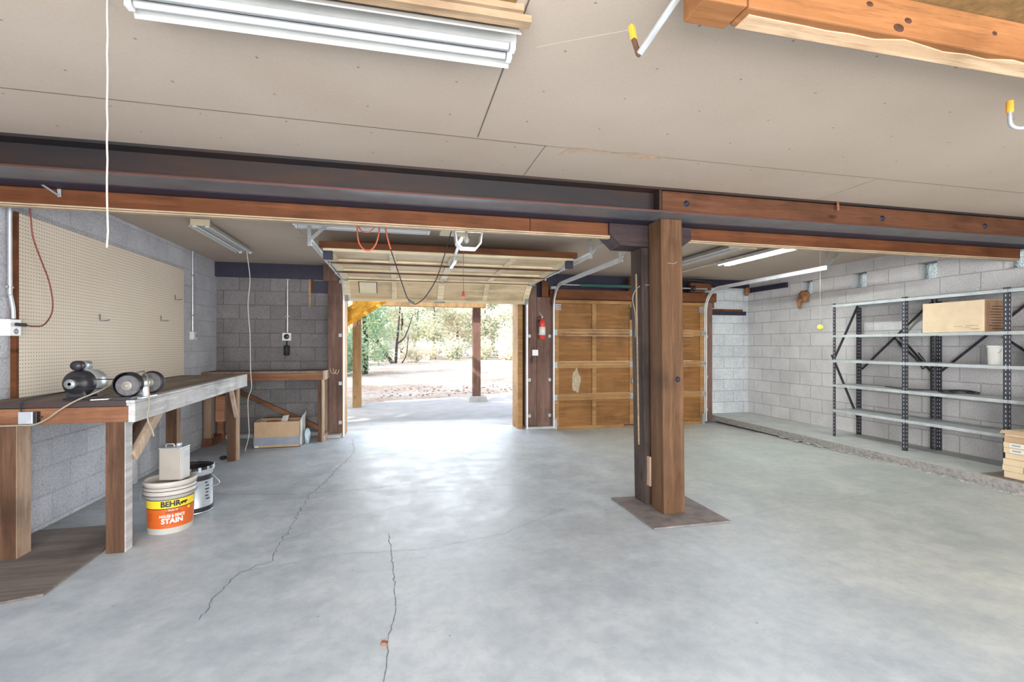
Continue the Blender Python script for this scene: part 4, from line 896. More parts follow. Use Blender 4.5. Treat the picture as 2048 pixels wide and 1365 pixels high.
def sheet(name, pts, label, cat, mat, th=.004):
    b = MB(); P = [Vector(p) for p in pts]; nn = (P[1] - P[0]).cross(P[2] - P[0]).normalized() * th
    m_ = len(P); b.add(P + [p + nn for p in P], [tuple(range(m_))[::-1], tuple(range(m_, 2 * m_))] + [(i, (i + 1) % m_, m_ + (i + 1) % m_, m_ + i) for i in range(m_)])
    return tag(b.build(name, M[mat]), label, cat)
sheet('paper_sheet', [(-1.55, 6.88, .28), (-1.46, 6.84, .28), (-1.44, 6.90, .40), (-1.52, 6.94, .385)], 'white card sticking out of the open cardboard box', 'card', 'card_white')
def lump(mb, c, r, seed, sx=1, sy=1, sz=1, n=10):
    rr = random.Random(seed); prof = []
    vs = []; fs = []
    for i in range(n + 1):
        th = PI * i / n
        for k in range(n * 2):
            ph = PI * k / n; rad = r * (1 + .28 * math.sin(3 * ph + seed) * math.sin(2 * th) + rr.uniform(-.12, .12)) if 0 < i < n else r
            vs.append((c[0] + sx * rad * math.sin(th) * math.cos(ph), c[1] + sy * rad * math.sin(th) * math.sin(ph), c[2] + sz * rad * math.cos(th)))
    m_ = n * 2
    for i in range(n):
        for k in range(m_): fs.append((i * m_ + k, i * m_ + (k + 1) % m_, (i + 1) * m_ + (k + 1) % m_, (i + 1) * m_ + k))
    mb.add(vs, fs, True)
b = MB(); lump(b, (-1.63, 6.93, .29), .075, 3, 1.4, 1, .5); tag(b.build('crumpled_rag', plain('red_rag', (.40, .08, .05), .9, 0, .3, 30)), 'red crumpled rag inside the open cardboard box', 'rag')
b = MB(); lump(b, (-1.74, 6.88, .285), .06, 5, 1.2, 1, .6); tag(b.build('crumpled_paper', M['card_white']), 'white crumpled paper in the left of the open cardboard box', 'paper')
b = MB(); lump(b, (-1.22, 6.95, .10), .06, 8, .55, 1.5, 1.7, n=8); tag(b.build('plastic_bag', M['blue_paper']), 'pale blue crumpled bag against the right side of the open box', 'bag')
b = MB(); lump(b, (-2.0, 6.2, .02), .03, 9, 1.4, 1, .7); tag(b.build('dark_scrap', M['rubber']), 'small dark scrap on the floor by the far workbench leg', 'scrap')
# plywood on floor
b = MB(); b.prism([(XL + .02, 3.02), (-1.985, 3.00), (-1.845, 3.045), (-1.865, 3.60), (-1.93, 4.1), (XL + .02, 4.1)], lambda a, c, z: (a, c, z), .001, .013)
tag(b.build('plywood_sheet', M['ply']), 'dark worn plywood sheet on the floor under the workbench', 'plywood')

# ================================================================== paint pails
def cyl_text(txt, size, cx, cy, r, zc, ang, mat, name, parent, bold=.0, squeeze=1.0, mirror=False):
    cu = bpy.data.curves.new('t', 'FONT'); cu.body = txt; cu.size = size; cu.align_x = 'CENTER'; cu.align_y = 'CENTER'; cu.offset = bold; cu.resolution_u = 3
    ob = bpy.data.objects.new('t', cu); C.objects.link(ob); dg = bpy.context.evaluated_depsgraph_get(); dg.update()
    me0 = bpy.data.meshes.new_from_object(ob.evaluated_get(dg))
    bm = bmesh.new(); bm.from_mesh(me0)
    # cut into vertical strips so the letters can follow the curve
    xs = [v.co.x for v in bm.verts]
    if xs:
        x = min(xs)
        while x < max(xs):
            bmesh.ops.bisect_plane(bm, geom=bm.verts[:] + bm.edges[:] + bm.faces[:], plane_co=(x, 0, 0), plane_no=(1, 0, 0)); x += size * .15
    mb = MB(); vs = []
    for v in bm.verts:
        th = ang + v.co.x * squeeze / r; vs.append((cx + r * math.cos(th), cy + r * math.sin(th), zc + v.co.y))
    mb.add(vs, [tuple(v.index for v in f.verts) for f in bm.faces]); bm.free()
    o = mb.build(name, mat, parent); bpy.data.objects.remove(ob); bpy.data.meshes.remove(me0); return o
t = thing('paint_pail', 'large white plastic stain pail with yellow and orange label by the bench leg', 'pail', (-1.628, 3.965, 0))
px_, py_ = -1.628, 3.965
b = MB(); b.lathe([(0, .0), (.134, .0), (.138, .006), (.150, .275), (.158, .278), (.159, .285), (.152, .29), (.153, .308), (.160, .311), (.160, .318), (.153, .321), (.154, .336), (.157, .34)], (px_, py_, 0), n=48); b.build('body', M['pail'], t)
b = MB(); b.lathe([(.155, .338), (.163, .340), (.164, .368), (.158, .372), (.150, .368), (.146, .356), (0, .356)], (px_, py_, 0), n=48); b.build('lid', M['pail'], t)
b = MB()
for z_ in (.283, .315, .339): b.lathe([(.1592, z_ - .0095), (.1612, z_ - .0078), (.1592, z_ - .006)], (px_, py_, 0), n=48)
b.build('rim_gap', M['steel_dark'], t)
FA = math.atan2(0 - py_, 0 - px_) + .02      # facing the camera
def band(z0, z1, off, da, name, mat, a_c=0):
    rr = lambda z: .138 + (z - .006) * (.012 / .269) + off
    b = MB(); b.lathe([(rr(z0), z0), (rr(z1), z1)], (px_, py_, 0), n=36, a0=0, a1=2 * da)
    # rotate into place
    rot = Matrix.Rotation(FA + a_c - da, 3, 'Z'); cc = Vector((px_, py_, 0))
    b.v = [rot @ (p - cc) + cc for p in b.v]; return b.build(name, mat, t)
band(.045, .185, .0008, 1.25, 'orange_label', M['orange_label']); band(.185, .245, .0008, 1.25, 'yellow_label', M['yellow_label'])
for z_ in (.182, .243): band(z_, z_ + .005, .0018, 1.25, 'label_line', M['ink'])
R_ = .150
cyl_text('BEHR', .052, px_, py_, R_, .215, FA - .02, M['ink'], 'brand_text', t, .0024, .95)
b = MB(); bear = [(-.030, -.010), (-.030, .002), (-.022, .008), (-.008, .012), (.006, .010), (.014, .014), (.022, .012), (.032, .006), (.030, .002), (.020, .000), (.016, -.004), (.014, -.014), (.006, -.014), (.006, -.006), (-.010, -.006), (-.012, -.014), (-.020, -.014), (-.022, -.006)]
vs = []
for off in (0, .0006):
    for (u, v) in bear:
        th = FA + .54 + u * .85 / R_; vs.append((px_ + (R_ + off) * math.cos(th), py_ + (R_ + off) * math.sin(th), .213 + v * .85))
nb = len(bear); b.add(vs, [tuple(range(nb))[::-1], tuple(range(nb, 2 * nb))]); b.build('bear_emblem', M['ink'], t)
cyl_text('PLUS 10', .016, px_, py_, .1478, .171, FA + .08, M['white_ink'], 'label_text', t, .0002)
cyl_text('SOLID COLOR', .014, px_, py_, .1472, .156, FA + .08, M['ink'], 'label_text', t, .0002)
cyl_text('HOUSE & FENCE', .027, px_, py_, .1465, .130, FA + .05, M['white_ink'], 'label_text', t, .0008, .78)
cyl_text('STAIN', .048, px_, py_, .1455, .095, FA + .05, M['white_ink'], 'label_text', t, .0018, 1.0)
band(.072, .0732, .0012, .42, 'label_line', M['ink'], .1)
for k in range(5): band(.15 - k * .012, .1515 - k * .012, .0012, .13, 'label_line', M['ink'], -.95)
b = MB(); a_ = FA + .80; b.lathe([(0, .001), (.011, .001), (.011, 0)], (px_ + .147 * math.cos(a_), py_ + .147 * math.sin(a_), .168), (math.cos(a_), math.sin(a_), 0), 14); b.build('seal', M['yellow_label'], t)
b = MB(); pts = []
for i in range(15):
    a = PI * i / 14; s_ = FA + PI / 2
    r_ = .162; pts.append((px_ + math.cos(s_) * r_ * math.cos(a) - math.cos(FA) * .04 * math.sin(a) * 4, py_ + math.sin(s_) * r_ * math.cos(a) - math.sin(FA) * .04 * math.sin(a) * 4, .272 - .12 * math.sin(a)))
b.tube(pts, .0022, 6); b.build('handle', M['galv_dull'], t)
b = MB()
for s in (-1,):
    s_ = FA + PI / 2 * s * 1.0; q = [(px_ + math.cos(s_) * (.160 + d), py_ + math.sin(s_) * (.160 + d), z) for d, z in ((0, .30), (.012, .29), (.014, .25), (.004, .22), (-.006, .205))]
    b.tube(smoothpts(q), .0025, 6)
b.build('handle_end', M['galv_dull'], t)
# tin on the pail
t = thing('metal_can', 'beige rectangular solvent can standing on the stain pail lid', 'can', (-1.60, 3.97, .358))
rot = Matrix.Rotation(math.radians(-8), 3, 'Z'); cc = Vector((-1.598, 3.955, 0))
RF = lambda a, c_, z: tuple(rot @ Vector((a, c_, 0)) + cc + Vector((0, 0, z)))
b = MB(); b.fbox(-.078, .078, -.053, .053, .362, .592, RF); b.build('body', M['tin'], t, bevel=.008)
b = MB(); b.fbox(.078, .0795, -.046, .046, .37, .585, RF); lb = b.build('label_panel', M['tin_white'], t)
b = MB(); b.fbox(.0795, .080, -.036, .030, .525, .565, RF); b.build('label_print', M['grey_print'], lb)
b = MB(); b.fbox(-.08, .08, -.055, .055, .588, .597, RF); b.build('top_seam', M['galv'], t, bevel=.003)
b = MB(); b.lathe([(0, 0), (.018, 0), (.018, .022), (.014, .026), (0, .026)], RF(.03, 0, .597), n=16); b.build('cap', M['galv'], t)
b = MB(); b.tube([RF(-.06, 0, .597), RF(-.055, 0, .615), RF(-.005, 0, .615), RF(0, 0, .597)], .005, 8); b.build('handle', M['galv'], t)
# dark metal pail behind
t = thing('paint_pail', 'silver and black metal pail behind the stain pail', 'pail', (-1.60, 4.36, 0)); qx, qy = -1.625, 4.34
b = MB(); b.lathe([(0, .008), (.138, .008), (.14, 0), (.14, .01), (.138, .014), (.140, .34), (.143, .345)], (qx, qy, 0), n=40); b.build('body', M['galv'], t)
b = MB(); b.lathe([(.1412, .015), (.1412, .05)], (qx, qy, 0), n=40); b.lathe([(.1412, .26), (.1425, .28), (.1412, .30)], (qx, qy, 0), n=40); b.build('band', M['black'], t)
b = MB(); b.lathe([(.147, .345), (.15, .35), (.148, .365), (.14, .366), (.137, .35), (.133, .338), (0, .338)], (qx, qy, 0), n=40); b.build('lid', M['black'], t)
b = MB()
for k in range(14):
    a = 2 * PI * k / 14; e = Vector((math.cos(a), math.sin(a), 0)); c_ = Vector((qx, qy, .352)) + e * .149; b.bar(c_ + Vector((0, 0, -.02)), c_ + Vector((0, 0, .016)), .02, .004, e)
b.build('lid_lug', M['galv'], t)
b = MB(); b.tube(smoothpts([(qx + .14, qy - .02, .30), (qx + .185, qy - .05, .27), (qx + .215, qy - .06, .235), (qx + .19, qy - .05, .21), (qx + .15, qy - .04, .20)]), .003, 6); b.build('handle', M['galv'], t)
FB = math.atan2(-qy, -qx)
for k in range(6):
    b = MB(); a_ = FB + .62 + .05 * (k % 2); b.lathe([(.1413, .245 - k * .026), (.1413, .236 - k * .026)], (qx, qy, 0), n=4, a0=0, a1=.16 + .05 * ((k * 7) % 3))
    rot_ = Matrix.Rotation(a_, 3, 'Z'); cc_ = Vector((qx, qy, 0)); b.v = [rot_ @ (p - cc_) + cc_ for p in b.v]; b.build('faded_print', M['ink'], t)

# ================================================================== right side: rack and boxes
t = thing('metal_shelving', 'long grey slotted steel shelving unit against the right block wall', 'shelving', (5.95, 3.9, .1))
posts_y = [5.335, 4.38, 3.415, 2.45]
def post(x, y, sx, sy):
    b = MB(); b.box(min(x, x + sx * .04), max(x, x + sx * .04), y - .0015, y + .0015, .1, 1.895); b.box(x - .0015, x + .0015, min(y, y + sy * .04), max(y, y + sy * .04), .1, 1.895)
    p = b.build('post', M['rack_post'], t)
    b = MB(); z = .14
    while z < 1.87:
        b.box(x + sx * .013, x + sx * .021, y - .003 if sx else y, y + .003, z, z + .02) if sx > 0 else b.box(x + sx * .021, x + sx * .013, y - .003, y + .003, z, z + .02)
        b.box(x - .003, x + .003, min(y + sy * .013, y + sy * .021), max(y + sy * .013, y + sy * .021), z, z + .02); z += .045
    b.build('slots', M['white_ink'] if False else M['rack'], p)
for i, y in enumerate(posts_y):
    post(5.72, y, 1, -1 if i == 0 else 1)
    post(6.15, y, -1, 1 if i else -1)
    if i in (1, 2): post(6.15, y - .045, -1, -1)
for k, z in enumerate((.46, .80, 1.13, 1.465, 1.875)):
    for i in range(3):
        y1, y0 = posts_y[i] - .002, posts_y[i + 1] + .002
        b = MB(); b.box(5.722, 6.148, y0, y1, z, z + .002); b.box(5.716, 5.722, y0, y1, z - .03, z + .003); b.box(6.144, 6.148, y0, y1, z - .03, z); b.build('shelf', M['rack'], t, bevel=.001)
def brace(p0, p1, wv=.03):
    b = MB(); b.bar(p0, p1, .003, wv, (1, 0, 0) if abs(p1[0] - p0[0]) < .01 else (0, 1, 0)); b.bar((p0[0] - .0, p0[1] - .012, p0[2]), (p1[0], p1[1] - .012, p1[2]), .022, .003, (1, 0, 0) if abs(p1[0] - p0[0]) < .01 else (0, 1, 0)); b.build('brace', M['rack_post'], t)
ye = 5.34
brace((6.13, ye, 1.86), (5.73, ye, 1.13)); brace((5.70, ye, 1.20), (6.13, ye, .34))
brace((6.152, 4.42, 1.84), (6.152, 5.30, 1.00)); brace((6.152, 4.80, 1.46), (6.152, 4.42, 1.02))
brace((6.152, 3.42, 1.85), (6.152, 4.34, 1.0)); brace((6.152, 3.72, 1.42), (6.152, 3.43, 1.18)); brace((6.152, 2.5, 1.85), (6.152, 3.38, 1.0))
# hose/wire hanging, coil on shelf
b = MB()
for k in range(3):
    b.tube(smoothpts([(6.08 - k * .01, 4.80 - k * .02, 1.42), (6.06, 4.70, 1.36 - k * .02), (6.07, 4.57 + k * .01, 1.22), (6.05, 4.47, 1.14 - k * .015), (6.06, 4.44, 1.05), (6.08, 4.42, 1.12), (6.1, 4.52, 1.24)]), .007, 6)
tag(b.build('cable_bundle', M['rubber']), 'dark bundle of cable hanging at the back between the first two shelf bays', 'cable')
b = MB(); P = []
for i in range(70):
    a = 2 * PI * i / 32; P.append((5.93 + .15 * math.cos(a) * (1 + .03 * math.sin(i)), 3.98 + .17 * math.sin(a), .813 + .004 * (i / 16) + .004 * math.sin(i * .7)))
P += [(5.82, 4.35, .812), (5.86, 4.6, .812), (5.95, 4.8, .812)]
b.tube(P, .006, 6); tag(b.build('cable_coil', M['rubber']), 'thin dark cable coiled on the second shelf from the bottom', 'cable')
# big box on the shelf
t = thing('cardboard_box', 'big light cardboard box on the upper shelf', 'box', (5.9, 3.8, 1.468))
b = MB(); b.box(5.73, 6.12, 3.62, 4.20, 1.469, 1.795); b.build('body', M['card_light'], t, bevel=.004)
b = MB(); b.box(5.745, 6.105, 3.617, 3.62, 1.475, 1.79); sd = b.build('side', M['card_dark'], t)
b = MB(); rr = random.Random(2)
for k in range(9): b.box(5.80 + rr.uniform(0, .04), 6.0 + rr.uniform(-.05, .05), 3.6155, 3.617, 1.50 + k * .028, 1.506 + k * .028)
b.build('print', M['ink'], sd)
b = MB()
def scrib(y0, z0, ln, seed, amp=.006):
    r_ = random.Random(seed); P = [(5.7285, y0 - i * .006, z0 + r_.uniform(-amp, amp)) for i in range(int(ln / .006))]; b.tube(P, .0011, 4)
scrib(3.88, 1.53, .085, 1); scrib(3.78, 1.535, .12, 2); scrib(3.79, 1.515, .06, 5, .004); scrib(3.74, 1.50, .09, 3); b.build('handwriting', M['ink'], t)
# white pails on shelf
for k, (x, y, h, r_, lab) in enumerate([(5.86, 3.575, .195, .085, 'white plastic tub on the middle shelf left of the last post'), (5.90, 3.30, .19, .085, 'white plastic tub on the middle shelf right of the last post')]):
    t = thing('plastic_tub', lab, 'tub', (x, y, 1.133), 'white plastic tubs on the middle shelf')
    b = MB(); b.lathe([(0, 0), (r_ * .88, 0), (r_ * .9, .005), (r_ * .97, h - .02), (r_ * .97, h - .012)], (x, y, 1.133), n=28); b.build('body', M['plastic_white'], t)
    b = MB(); b.lathe([(r_ * .98, h - .018), (r_ * 1.03, h - .016), (r_ * 1.03, h), (r_ * .98, h), (r_ * .9, h - .004), (0, h - .004)], (x, y, 1.133), n=28); b.build('lid', M['white_enamel'], t)
    b = MB(); P = [(x - r_ * 1.02 * math.cos(a) * .6 - .05, y + r_ * 1.02 * math.sin(a - PI / 2) , 1.133 + h - .03 - .05 * math.sin(a)) for a in [PI * i / 12 for i in range(13)]]; b.tube(P, .002, 5); b.build('handle', M['galv_dull'], t)
# stack of flat boxes
rr = random.Random(9); z = .112; hs = [.062, .055, .058, .052, .052, .050, .052, .055]
labs = ['lowest box of the flat carton stack at the right edge', 'second box from the bottom of the carton stack', 'third box from the bottom of the carton stack', 'fourth box from the bottom of the carton stack', 'white printed carton, lower of two in the stack', 'white printed carton, upper of two in the stack', 'second box from the top of the carton stack', 'topmost carton of the stack, its flap slightly open']
for k, h in enumerate(hs):
    dx, dy = rr.uniform(-.01, .01), rr.uniform(-.008, .008)
    t = thing('flat_carton', labs[k], 'box', (5.57 + dx, 3.02 + dy, z), 'flat cartons stacked at the right edge')
    b = MB(); b.box(5.455 + dx, 5.70 + dx, 2.75 + dy, 3.29 + dy, z, z + h - .001); b.build('body', M['card_light'] if k != 6 else M['card'], t, bevel=.003)
    if k in (4, 5):
        b = MB(); b.box(5.453 + dx, 5.455 + dx, 2.78 + dy, 3.24 + dy, z + .008, z + h - .008); pl = b.build('printed_label', M['card_white'], t)
        b = MB()
        for j in range(5): b.box(5.452 + dx, 5.453 + dx, 2.80 + j * .09 + dy, 2.865 + j * .09 + dy, z + .02, z + .032)
        b.build('print', M['card_blue'], pl)
    elif k in (1, 6):
        b = MB(); b.box(5.453 + dx, 5.455 + dx, 3.13 + dy, 3.135 + dy, z + .004, z + h - .004); b.build('seam', M['card_dark'], t)
    if k == 7:
        b = MB(); b.add([(5.445, 3.30, z + h), (5.445, 2.8, z + h), (5.42, 2.8, z + h - .022), (5.42, 3.30, z + h - .03)], [(0, 1, 2, 3)]); b.build('flap', M['card'], t)
    z += h
zt = z
b = MB(); b.box(5.40, 5.70, 2.6, 3.44, .1, .110); tag(b.build('board', M['ply']), 'thin dark board on the ledge under the carton stack', 'board')
for k, (lab) in enumerate(['lower white carton with teal print standing on the carton stack', 'upper white carton with teal print on top of the other white carton']):
    h = .135 if k == 0 else .16; t = thing('white_carton', lab, 'carton', (5.58, 3.05, zt), 'white cartons on the carton stack')
    b = MB(); b.box(5.50, 5.68, 2.95, 3.16, zt + .001, zt + h); b.build('body', M['plastic_white'], t, bevel=.004)
    b = MB(); b.box(5.4985, 5.50, 2.96, 3.15, zt + .02, zt + .06 if k == 0 else zt + .035); b.build('print', M['teal'], t)
    zt += h
# rag, ball, leftover items on the right wall
b = MB(); lump(b, (6.12, 6.21, 2.08), .085, 12, .6, .9, .9, n=12); lump(b, (6.12, 6.31, 2.0), .05, 14, .6, .7, 1.7, n=10); lump(b, (6.13, 6.24, 2.15), .06, 17, .7, 1.3, .5, n=10)
tag(b.build('leather_glove', M['leather']), 'brown crumpled leather glove stuffed in the leftmost glass block opening', 'glove')
b = MB(); lump(b, (6.12, 7.48, 2.3), .05, 22, .9, .9, 1.4, n=10); tag(b.build('leather_scrap', M['leather']), 'brown leather scrap hanging in the far right corner', 'scrap')
t = thing('hanging_ball', 'yellow ball hanging on a string in front of the right block wall', 'ball', (5.09, 4.93, 1.555))
b = MB(); b.lathe([(.033 * math.sin(PI * i / 16), -.033 * math.cos(PI * i / 16)) for i in range(17)], (5.09, 4.93, 1.555), n=24); b.build('ball', M['yellow'], t)
b = MB(); b.tube([(5.09, 4.93, 1.587), (5.09, 4.93, 2.50)], .0015, 5); b.build('string', M['string'], t)
b = MB(); b.bar((-2.09, 3.59, 2.27), (-2.09, 3.585, 2.35), .02, .003, (0, 1, 0)); b.bar((-2.09, 3.585, 2.275), (-2.15, 3.50, 2.33), .02, .003); tag(b.build('metal_clip', M['galv']), 'small bent metal clip on the header at far left', 'clip')
b = MB(); b.bar((3.47, 3.19, 2.43), (3.46, 3.185, 2.50), .018, .008, (0, 1, 0)); tag(b.build('wood_splinter', M['bench_x']), 'small brown splinter hanging from the ceiling edge above the beam', 'splinter')

# ================================================================== outside
def pl(name, x0, x1, y0, y1, z, mat):
    b = MB(); b.box(x0, x1, y0, y1, z - .15, z); return struct(b.build(name, M[mat], origin=(0, 0, 0)))
pl('ground', -60, 90, YB + .25, 160, -.03, 'ground'); pl('rear_yard', -40, 40, -40, YR - .2, -.03, 'ground')
b = MB(); b.prism([(-1.35, 7.78), (-1.2, 10.9), (-.2, 11.9), (1.3, 12.2), (6.5, 12.2), (6.5, 7.78)], lambda a, c, z: (a, c, z), -.14, -.005); struct(b.build('apron_slab', M['apron'], origin=(0, 0, 0)))
b = MB(); ribbon(b, [(-.9, 8.35), (.2, 8.30), (1.1, 8.30), (1.5, 8.1), (1.85, 7.8)], .006, z=-.003, jit=.004, seed=21); struct(b.build('apron_joint', M['crack'], origin=(0, 0, 0)))
# unseen house mass added above to cast shade on the apron
b = MB(); b.box(XL - .4, XR + .4, YR - .2, YB + .4, ZC + .22, 4.9); struct(b.build('upper_shade_mass', M['shade_mass'], origin=(0, 0, 0)))
# carport deck
for (x0, x1, y0, y1, z0, lab) in [(-.985, -.81, 10.70, 10.87, -.005, 'square brown carport post outside left of the driveway'), (1.68, 1.86, 11.20, 11.38, .10, 'square carport post on a concrete footing outside right')]:
    b = MB(); b.box(x0, x1, y0, y1, z0, 2.36 if x0 > 0 else 2.40); tag(b.build('carport_post', M['ext_post'] if x0 < 0 else M['jamb'], bevel=.006), lab, 'post')
b = MB(); b.prism([(1.55, -.01), (2.02, -.01), (1.98, .12), (1.60, .12)], lambda a, c, y: (a, y, c), 11.12, 11.48); tag(b.build('concrete_footing', M['slab_edge'], bevel=.01), 'grey concrete footing block under the right carport post', 'footing')
b = MB(); b.box(-.80, 1.95, 10.98, 11.12, 2.20, 2.42); tag(b.build('carport_beam', M['ext_post'], bevel=.004), 'brown carport beam spanning between the two outside posts', 'beam')
# staircase descending to the left
t = thing('outdoor_staircase', 'yellow-brown outdoor wooden staircase seen through the top left of the doorway', 'staircase', (-1.2, 10.2, 0))
sx = lambda k: None
A = Vector((-.10, 9.95, 2.50)); D = Vector((-2.6, 9.95, .86)); dirv = (D - A).normalized()
for y in (9.75, 10.55):
    b = MB(); b.bar((A.x, y, A.z), (D.x - 1.25, y, D.z - .82), .04, .24, (0, 0, 1)); b.build('stringer', M['ext_stair'], t, bevel=.003)
for i in range(14):
    x = A.x - .12 - i * .25; z = A.z + .02 - i * .164
    b = MB(); b.box(x - .14, x + .14, 9.72, 10.58, z, z + .04); b.build('tread', M['ext_stair'], t, bevel=.002)
for i in range(2):
    b = MB(); x = -1.02 - i * .75; b.box(x - .04, x + .04, 9.68, 9.73, 1.55 - i * .45, 2.75 - i * .45); b.build('baluster', M['ext_stair'], t)
b = MB(); b.bar((.0, 9.70, 3.2), (-2.5, 9.70, 1.56), .04, .09); b.build('handrail', M['ext_stair'], t)

# trees ------------------------------------------------------------
def foliage_mesh(seed, n, clumps, rad, leaf):
    rr = random.Random(seed); vs = []; fs = []
    per = n // len(clumps)
    for (cx, cy, cz, cr) in clumps:
        for i in range(per):
            d = Vector((rr.gauss(0, 1), rr.gauss(0, 1), rr.gauss(0, .8))); d.normalize(); r = cr * (rr.random() ** .45)
            p = Vector((cx, cy, cz)) + d * r * rad
            u = Vector((rr.gauss(0, 1), rr.gauss(0, 1), rr.gauss(0, 1))).normalized(); w_ = u.orthogonal().normalized(); s = leaf * rr.uniform(.5, 1.3)
            b0 = len(vs); vs += [tuple(p - u * s), tuple(p + w_ * s * .45), tuple(p + u * s), tuple(p - w_ * s * .45)]; fs.append((b0, b0 + 1, b0 + 2, b0 + 3))
    me = bpy.data.meshes.new('foliage'); me.from_pydata(vs, [], fs); me.update(); return me
def clumpset(seed, n, w_, h0, h1):
    rr = random.Random(seed); return [(rr.uniform(-w_, w_) * (1 - .45 * abs((i / n) - .4)), rr.uniform(-w_, w_) * .7, h0 + (h1 - h0) * (i + .5) / n, rr.uniform(.55, 1.1)) for i in range(n)]
protos = {
 'big': foliage_mesh(1, 5200, clumpset(1, 16, 2.2, 1.2, 8.0), 1.35, .17),
 'big2': foliage_mesh(2, 4600, clumpset(2, 13, 2.0, .8, 7.0), 1.4, .16),
 'bush': foliage_mesh(3, 1500, clumpset(3, 6, .8, .15, 1.3), .7, .10),
 'juniper': foliage_mesh(4, 5200, clumpset(4, 14, .85, .3, 4.6), .85, .085),
 'thin': foliage_mesh(5, 1700, [(-1.6, 0, 3.6, .8), (-.8, .3, 4.4, .9), (.2, 0, 4.8, .8), (1.0, 0, 4.0, .8), (1.7, .2, 4.6, .8), (-2.1, 0, 2.6, .6), (.9, .4, 2.4, .45), (-.9, 0, 2.2, .5)], 1.0, .09),
}
def tree(kind, mat, x, y, s, label, name='tree', cat='tree', group=None, trunk=True, rz=0.0):
    r = bpy.data.objects.new(name, None); C.objects.link(r); r.location = (x, y, -.03); r.scale = (s, s, s); r.rotation_euler = (0, 0, rz); ROOTLOC[r.name] = Vector((0, 0, 0))
    tag(r, label, cat, group)
    me = protos[kind].copy(); me.materials.clear(); me.materials.append(M[mat]); f = bpy.data.objects.new('foliage', me); C.objects.link(f); f.parent = r
    if trunk:
        b = MB(); b.tube([(0, 0, 0), (.05, 0, 1.5), (-.05, .05, 3.2), (.1, 0, 5.5)] if kind != 'bush' else [(0, 0, 0), (.03, 0, .4), (0, 0, .9)], [.16, .12, .09, .04] if kind != 'bush' else [.03, .02, .01], 8); b.build('trunk', M['bark'], r)
    return r
# multi-stem bare-limbed tree in the middle distance
r = tree('thin', 'leaf_pale', -.35, 36, .95, 'dark many-stemmed tree leaning over the far side of the yard', trunk=False)
for (pts, rs) in [([(-.15, 0, 0), (-.9, 0, 1.0), (-1.5, 0, 2.2), (-1.75, 0, 3.0)], [.14, .11, .08, .05]), ([(.05, .1, 0), (.12, .1, 1.4), (.25, .1, 2.8), (.4, .1, 4.6)], [.11, .09, .06, .03]), ([(.14, .1, 1.5), (.7, 0, 2.0), (1.1, 0, 3.0), (1.35, 0, 3.8)], [.06, .05, .035, .02]), ([(.5, 0, 0), (.85, 0, .7), (1.0, 0, 2.2)], [.05, .035, .02]), ([(-1.1, 0, 1.4), (-1.8, 0, 1.9), (-2.3, 0, 2.6)], [.05, .03, .02])]:
    b = MB(); b.tube(smoothpts(pts, 4), [rs[min(len(rs) - 1, int(i / 4))] for i in range((len(pts) - 1) * 4 + 1)], 8); b.build('stem', M['bark'], r)
tree('juniper', 'leaf_juniper', -1.62, 23.5, 1.0, 'dense green juniper just behind the left carport post', name='juniper_tree')
tree('bush', 'leaf_green', -2.7, 22.0, 1.3, 'low green bush left of the juniper beside the door jamb', name='bush', cat='bush')
tree('bush', 'leaf_dry', 1.2, 37.5, 1.0, 'small dry bush right of the many-stemmed tree', name='bush', cat='bush')
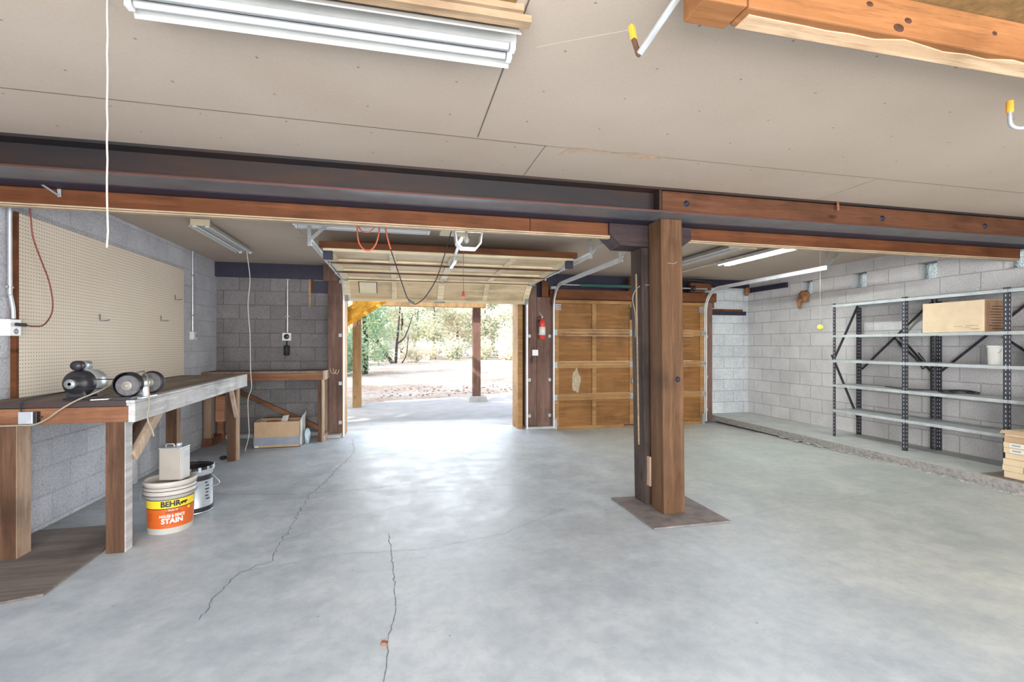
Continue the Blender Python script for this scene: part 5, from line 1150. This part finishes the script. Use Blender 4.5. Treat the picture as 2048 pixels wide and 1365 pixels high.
forest = [(-5.5, 34, .9, 'big', 'leaf_green', 'broad tree at the far left of the yard view'), (-3.0, 45, 1.0, 'big2', 'leaf_pale', 'pale tree behind the juniper'), (.2, 49, 1.1, 'big', 'leaf_pale', 'tall pale tree behind the many-stemmed tree'),
          (3.2, 46, .95, 'big2', 'leaf_pale', 'pale bushy tree in the centre of the tree line'), (5.8, 50, 1.1, 'big', 'leaf_dry', 'straw-coloured tree left of the right carport post'), (8.2, 47, 1.0, 'big2', 'leaf_pale', 'pale tree partly behind the right carport post'),
          (10.6, 44, .95, 'big', 'leaf_pale', 'pale leafy tree right of the right carport post'), (13.0, 48, 1.1, 'big2', 'leaf_pale', 'pale tree at the right edge of the doorway view'), (15.8, 52, 1.1, 'big', 'leaf_green', 'green tree farthest right in the tree line'),
          (2.0, 56, 1.2, 'big2', 'leaf_green', 'green tree behind the centre of the tree line'), (-6.5, 50, 1.1, 'big', 'leaf_dry', 'straw-coloured tree far left behind the staircase'), (7.0, 58, 1.25, 'big', 'leaf_green', 'green tree behind the right carport post'), (11.8, 58, 1.25, 'big2', 'leaf_dry', 'straw-coloured tree behind the right side of the tree line')]
for i, (x, y, s, k, m_, lab) in enumerate(forest): tree(k, m_, x, y, s, lab, group='trees beyond the yard', rz=i * 1.3)
for i, (x, y, s, m_, lab) in enumerate([(2.6, 43, 1.1, 'leaf_dry', 'low dry shrub at the foot of the central trees'), (4.9, 42, 1.2, 'leaf_pale', 'pale shrub left of the right carport post'), (9.3, 42, 1.3, 'leaf_dry', 'dry shrub right of the right carport post'), (11.3, 43, 1.1, 'leaf_pale', 'pale shrub near the right door jamb'), (-2.0, 40, 1.2, 'leaf_pale', 'pale shrub left of the many-stemmed tree'), (7.4, 43.5, 1.2, 'leaf_pale', 'pale shrub half hidden by the right carport post')]):
    tree('bush', m_, x, y, s, lab, name='shrub', cat='shrub', group='shrubs along the tree line', rz=i)
# trees west of the yard whose shade falls across the gravel
for i, (x, y, s) in enumerate([(-9, 9.0, 1.5), (-19, 5.0, 1.7), (-9.5, 19, 1.5), (-19, 17, 1.8), (-11, 30, 1.5)]): tree('big', 'leaf_green', x, y, s, 'tall tree west of the yard throwing shade on the gravel', group='trees west of the yard', rz=i * 2.0)
b = MB(); rr = random.Random(31)
for i in range(160):
    x = rr.uniform(-.5, 6); y = 13.6 + rr.uniform(-.8, 2.4); s = rr.uniform(.012, .03); lump(b, (x, y, -.025), s, i, 1.3, 1, .8, n=4)
tag(b.build('gravel_stones', plain('brown_stone', (.20, .13, .10), .9)), 'scattered brown stones on the sunny gravel yard', 'stones', kind='stuff')
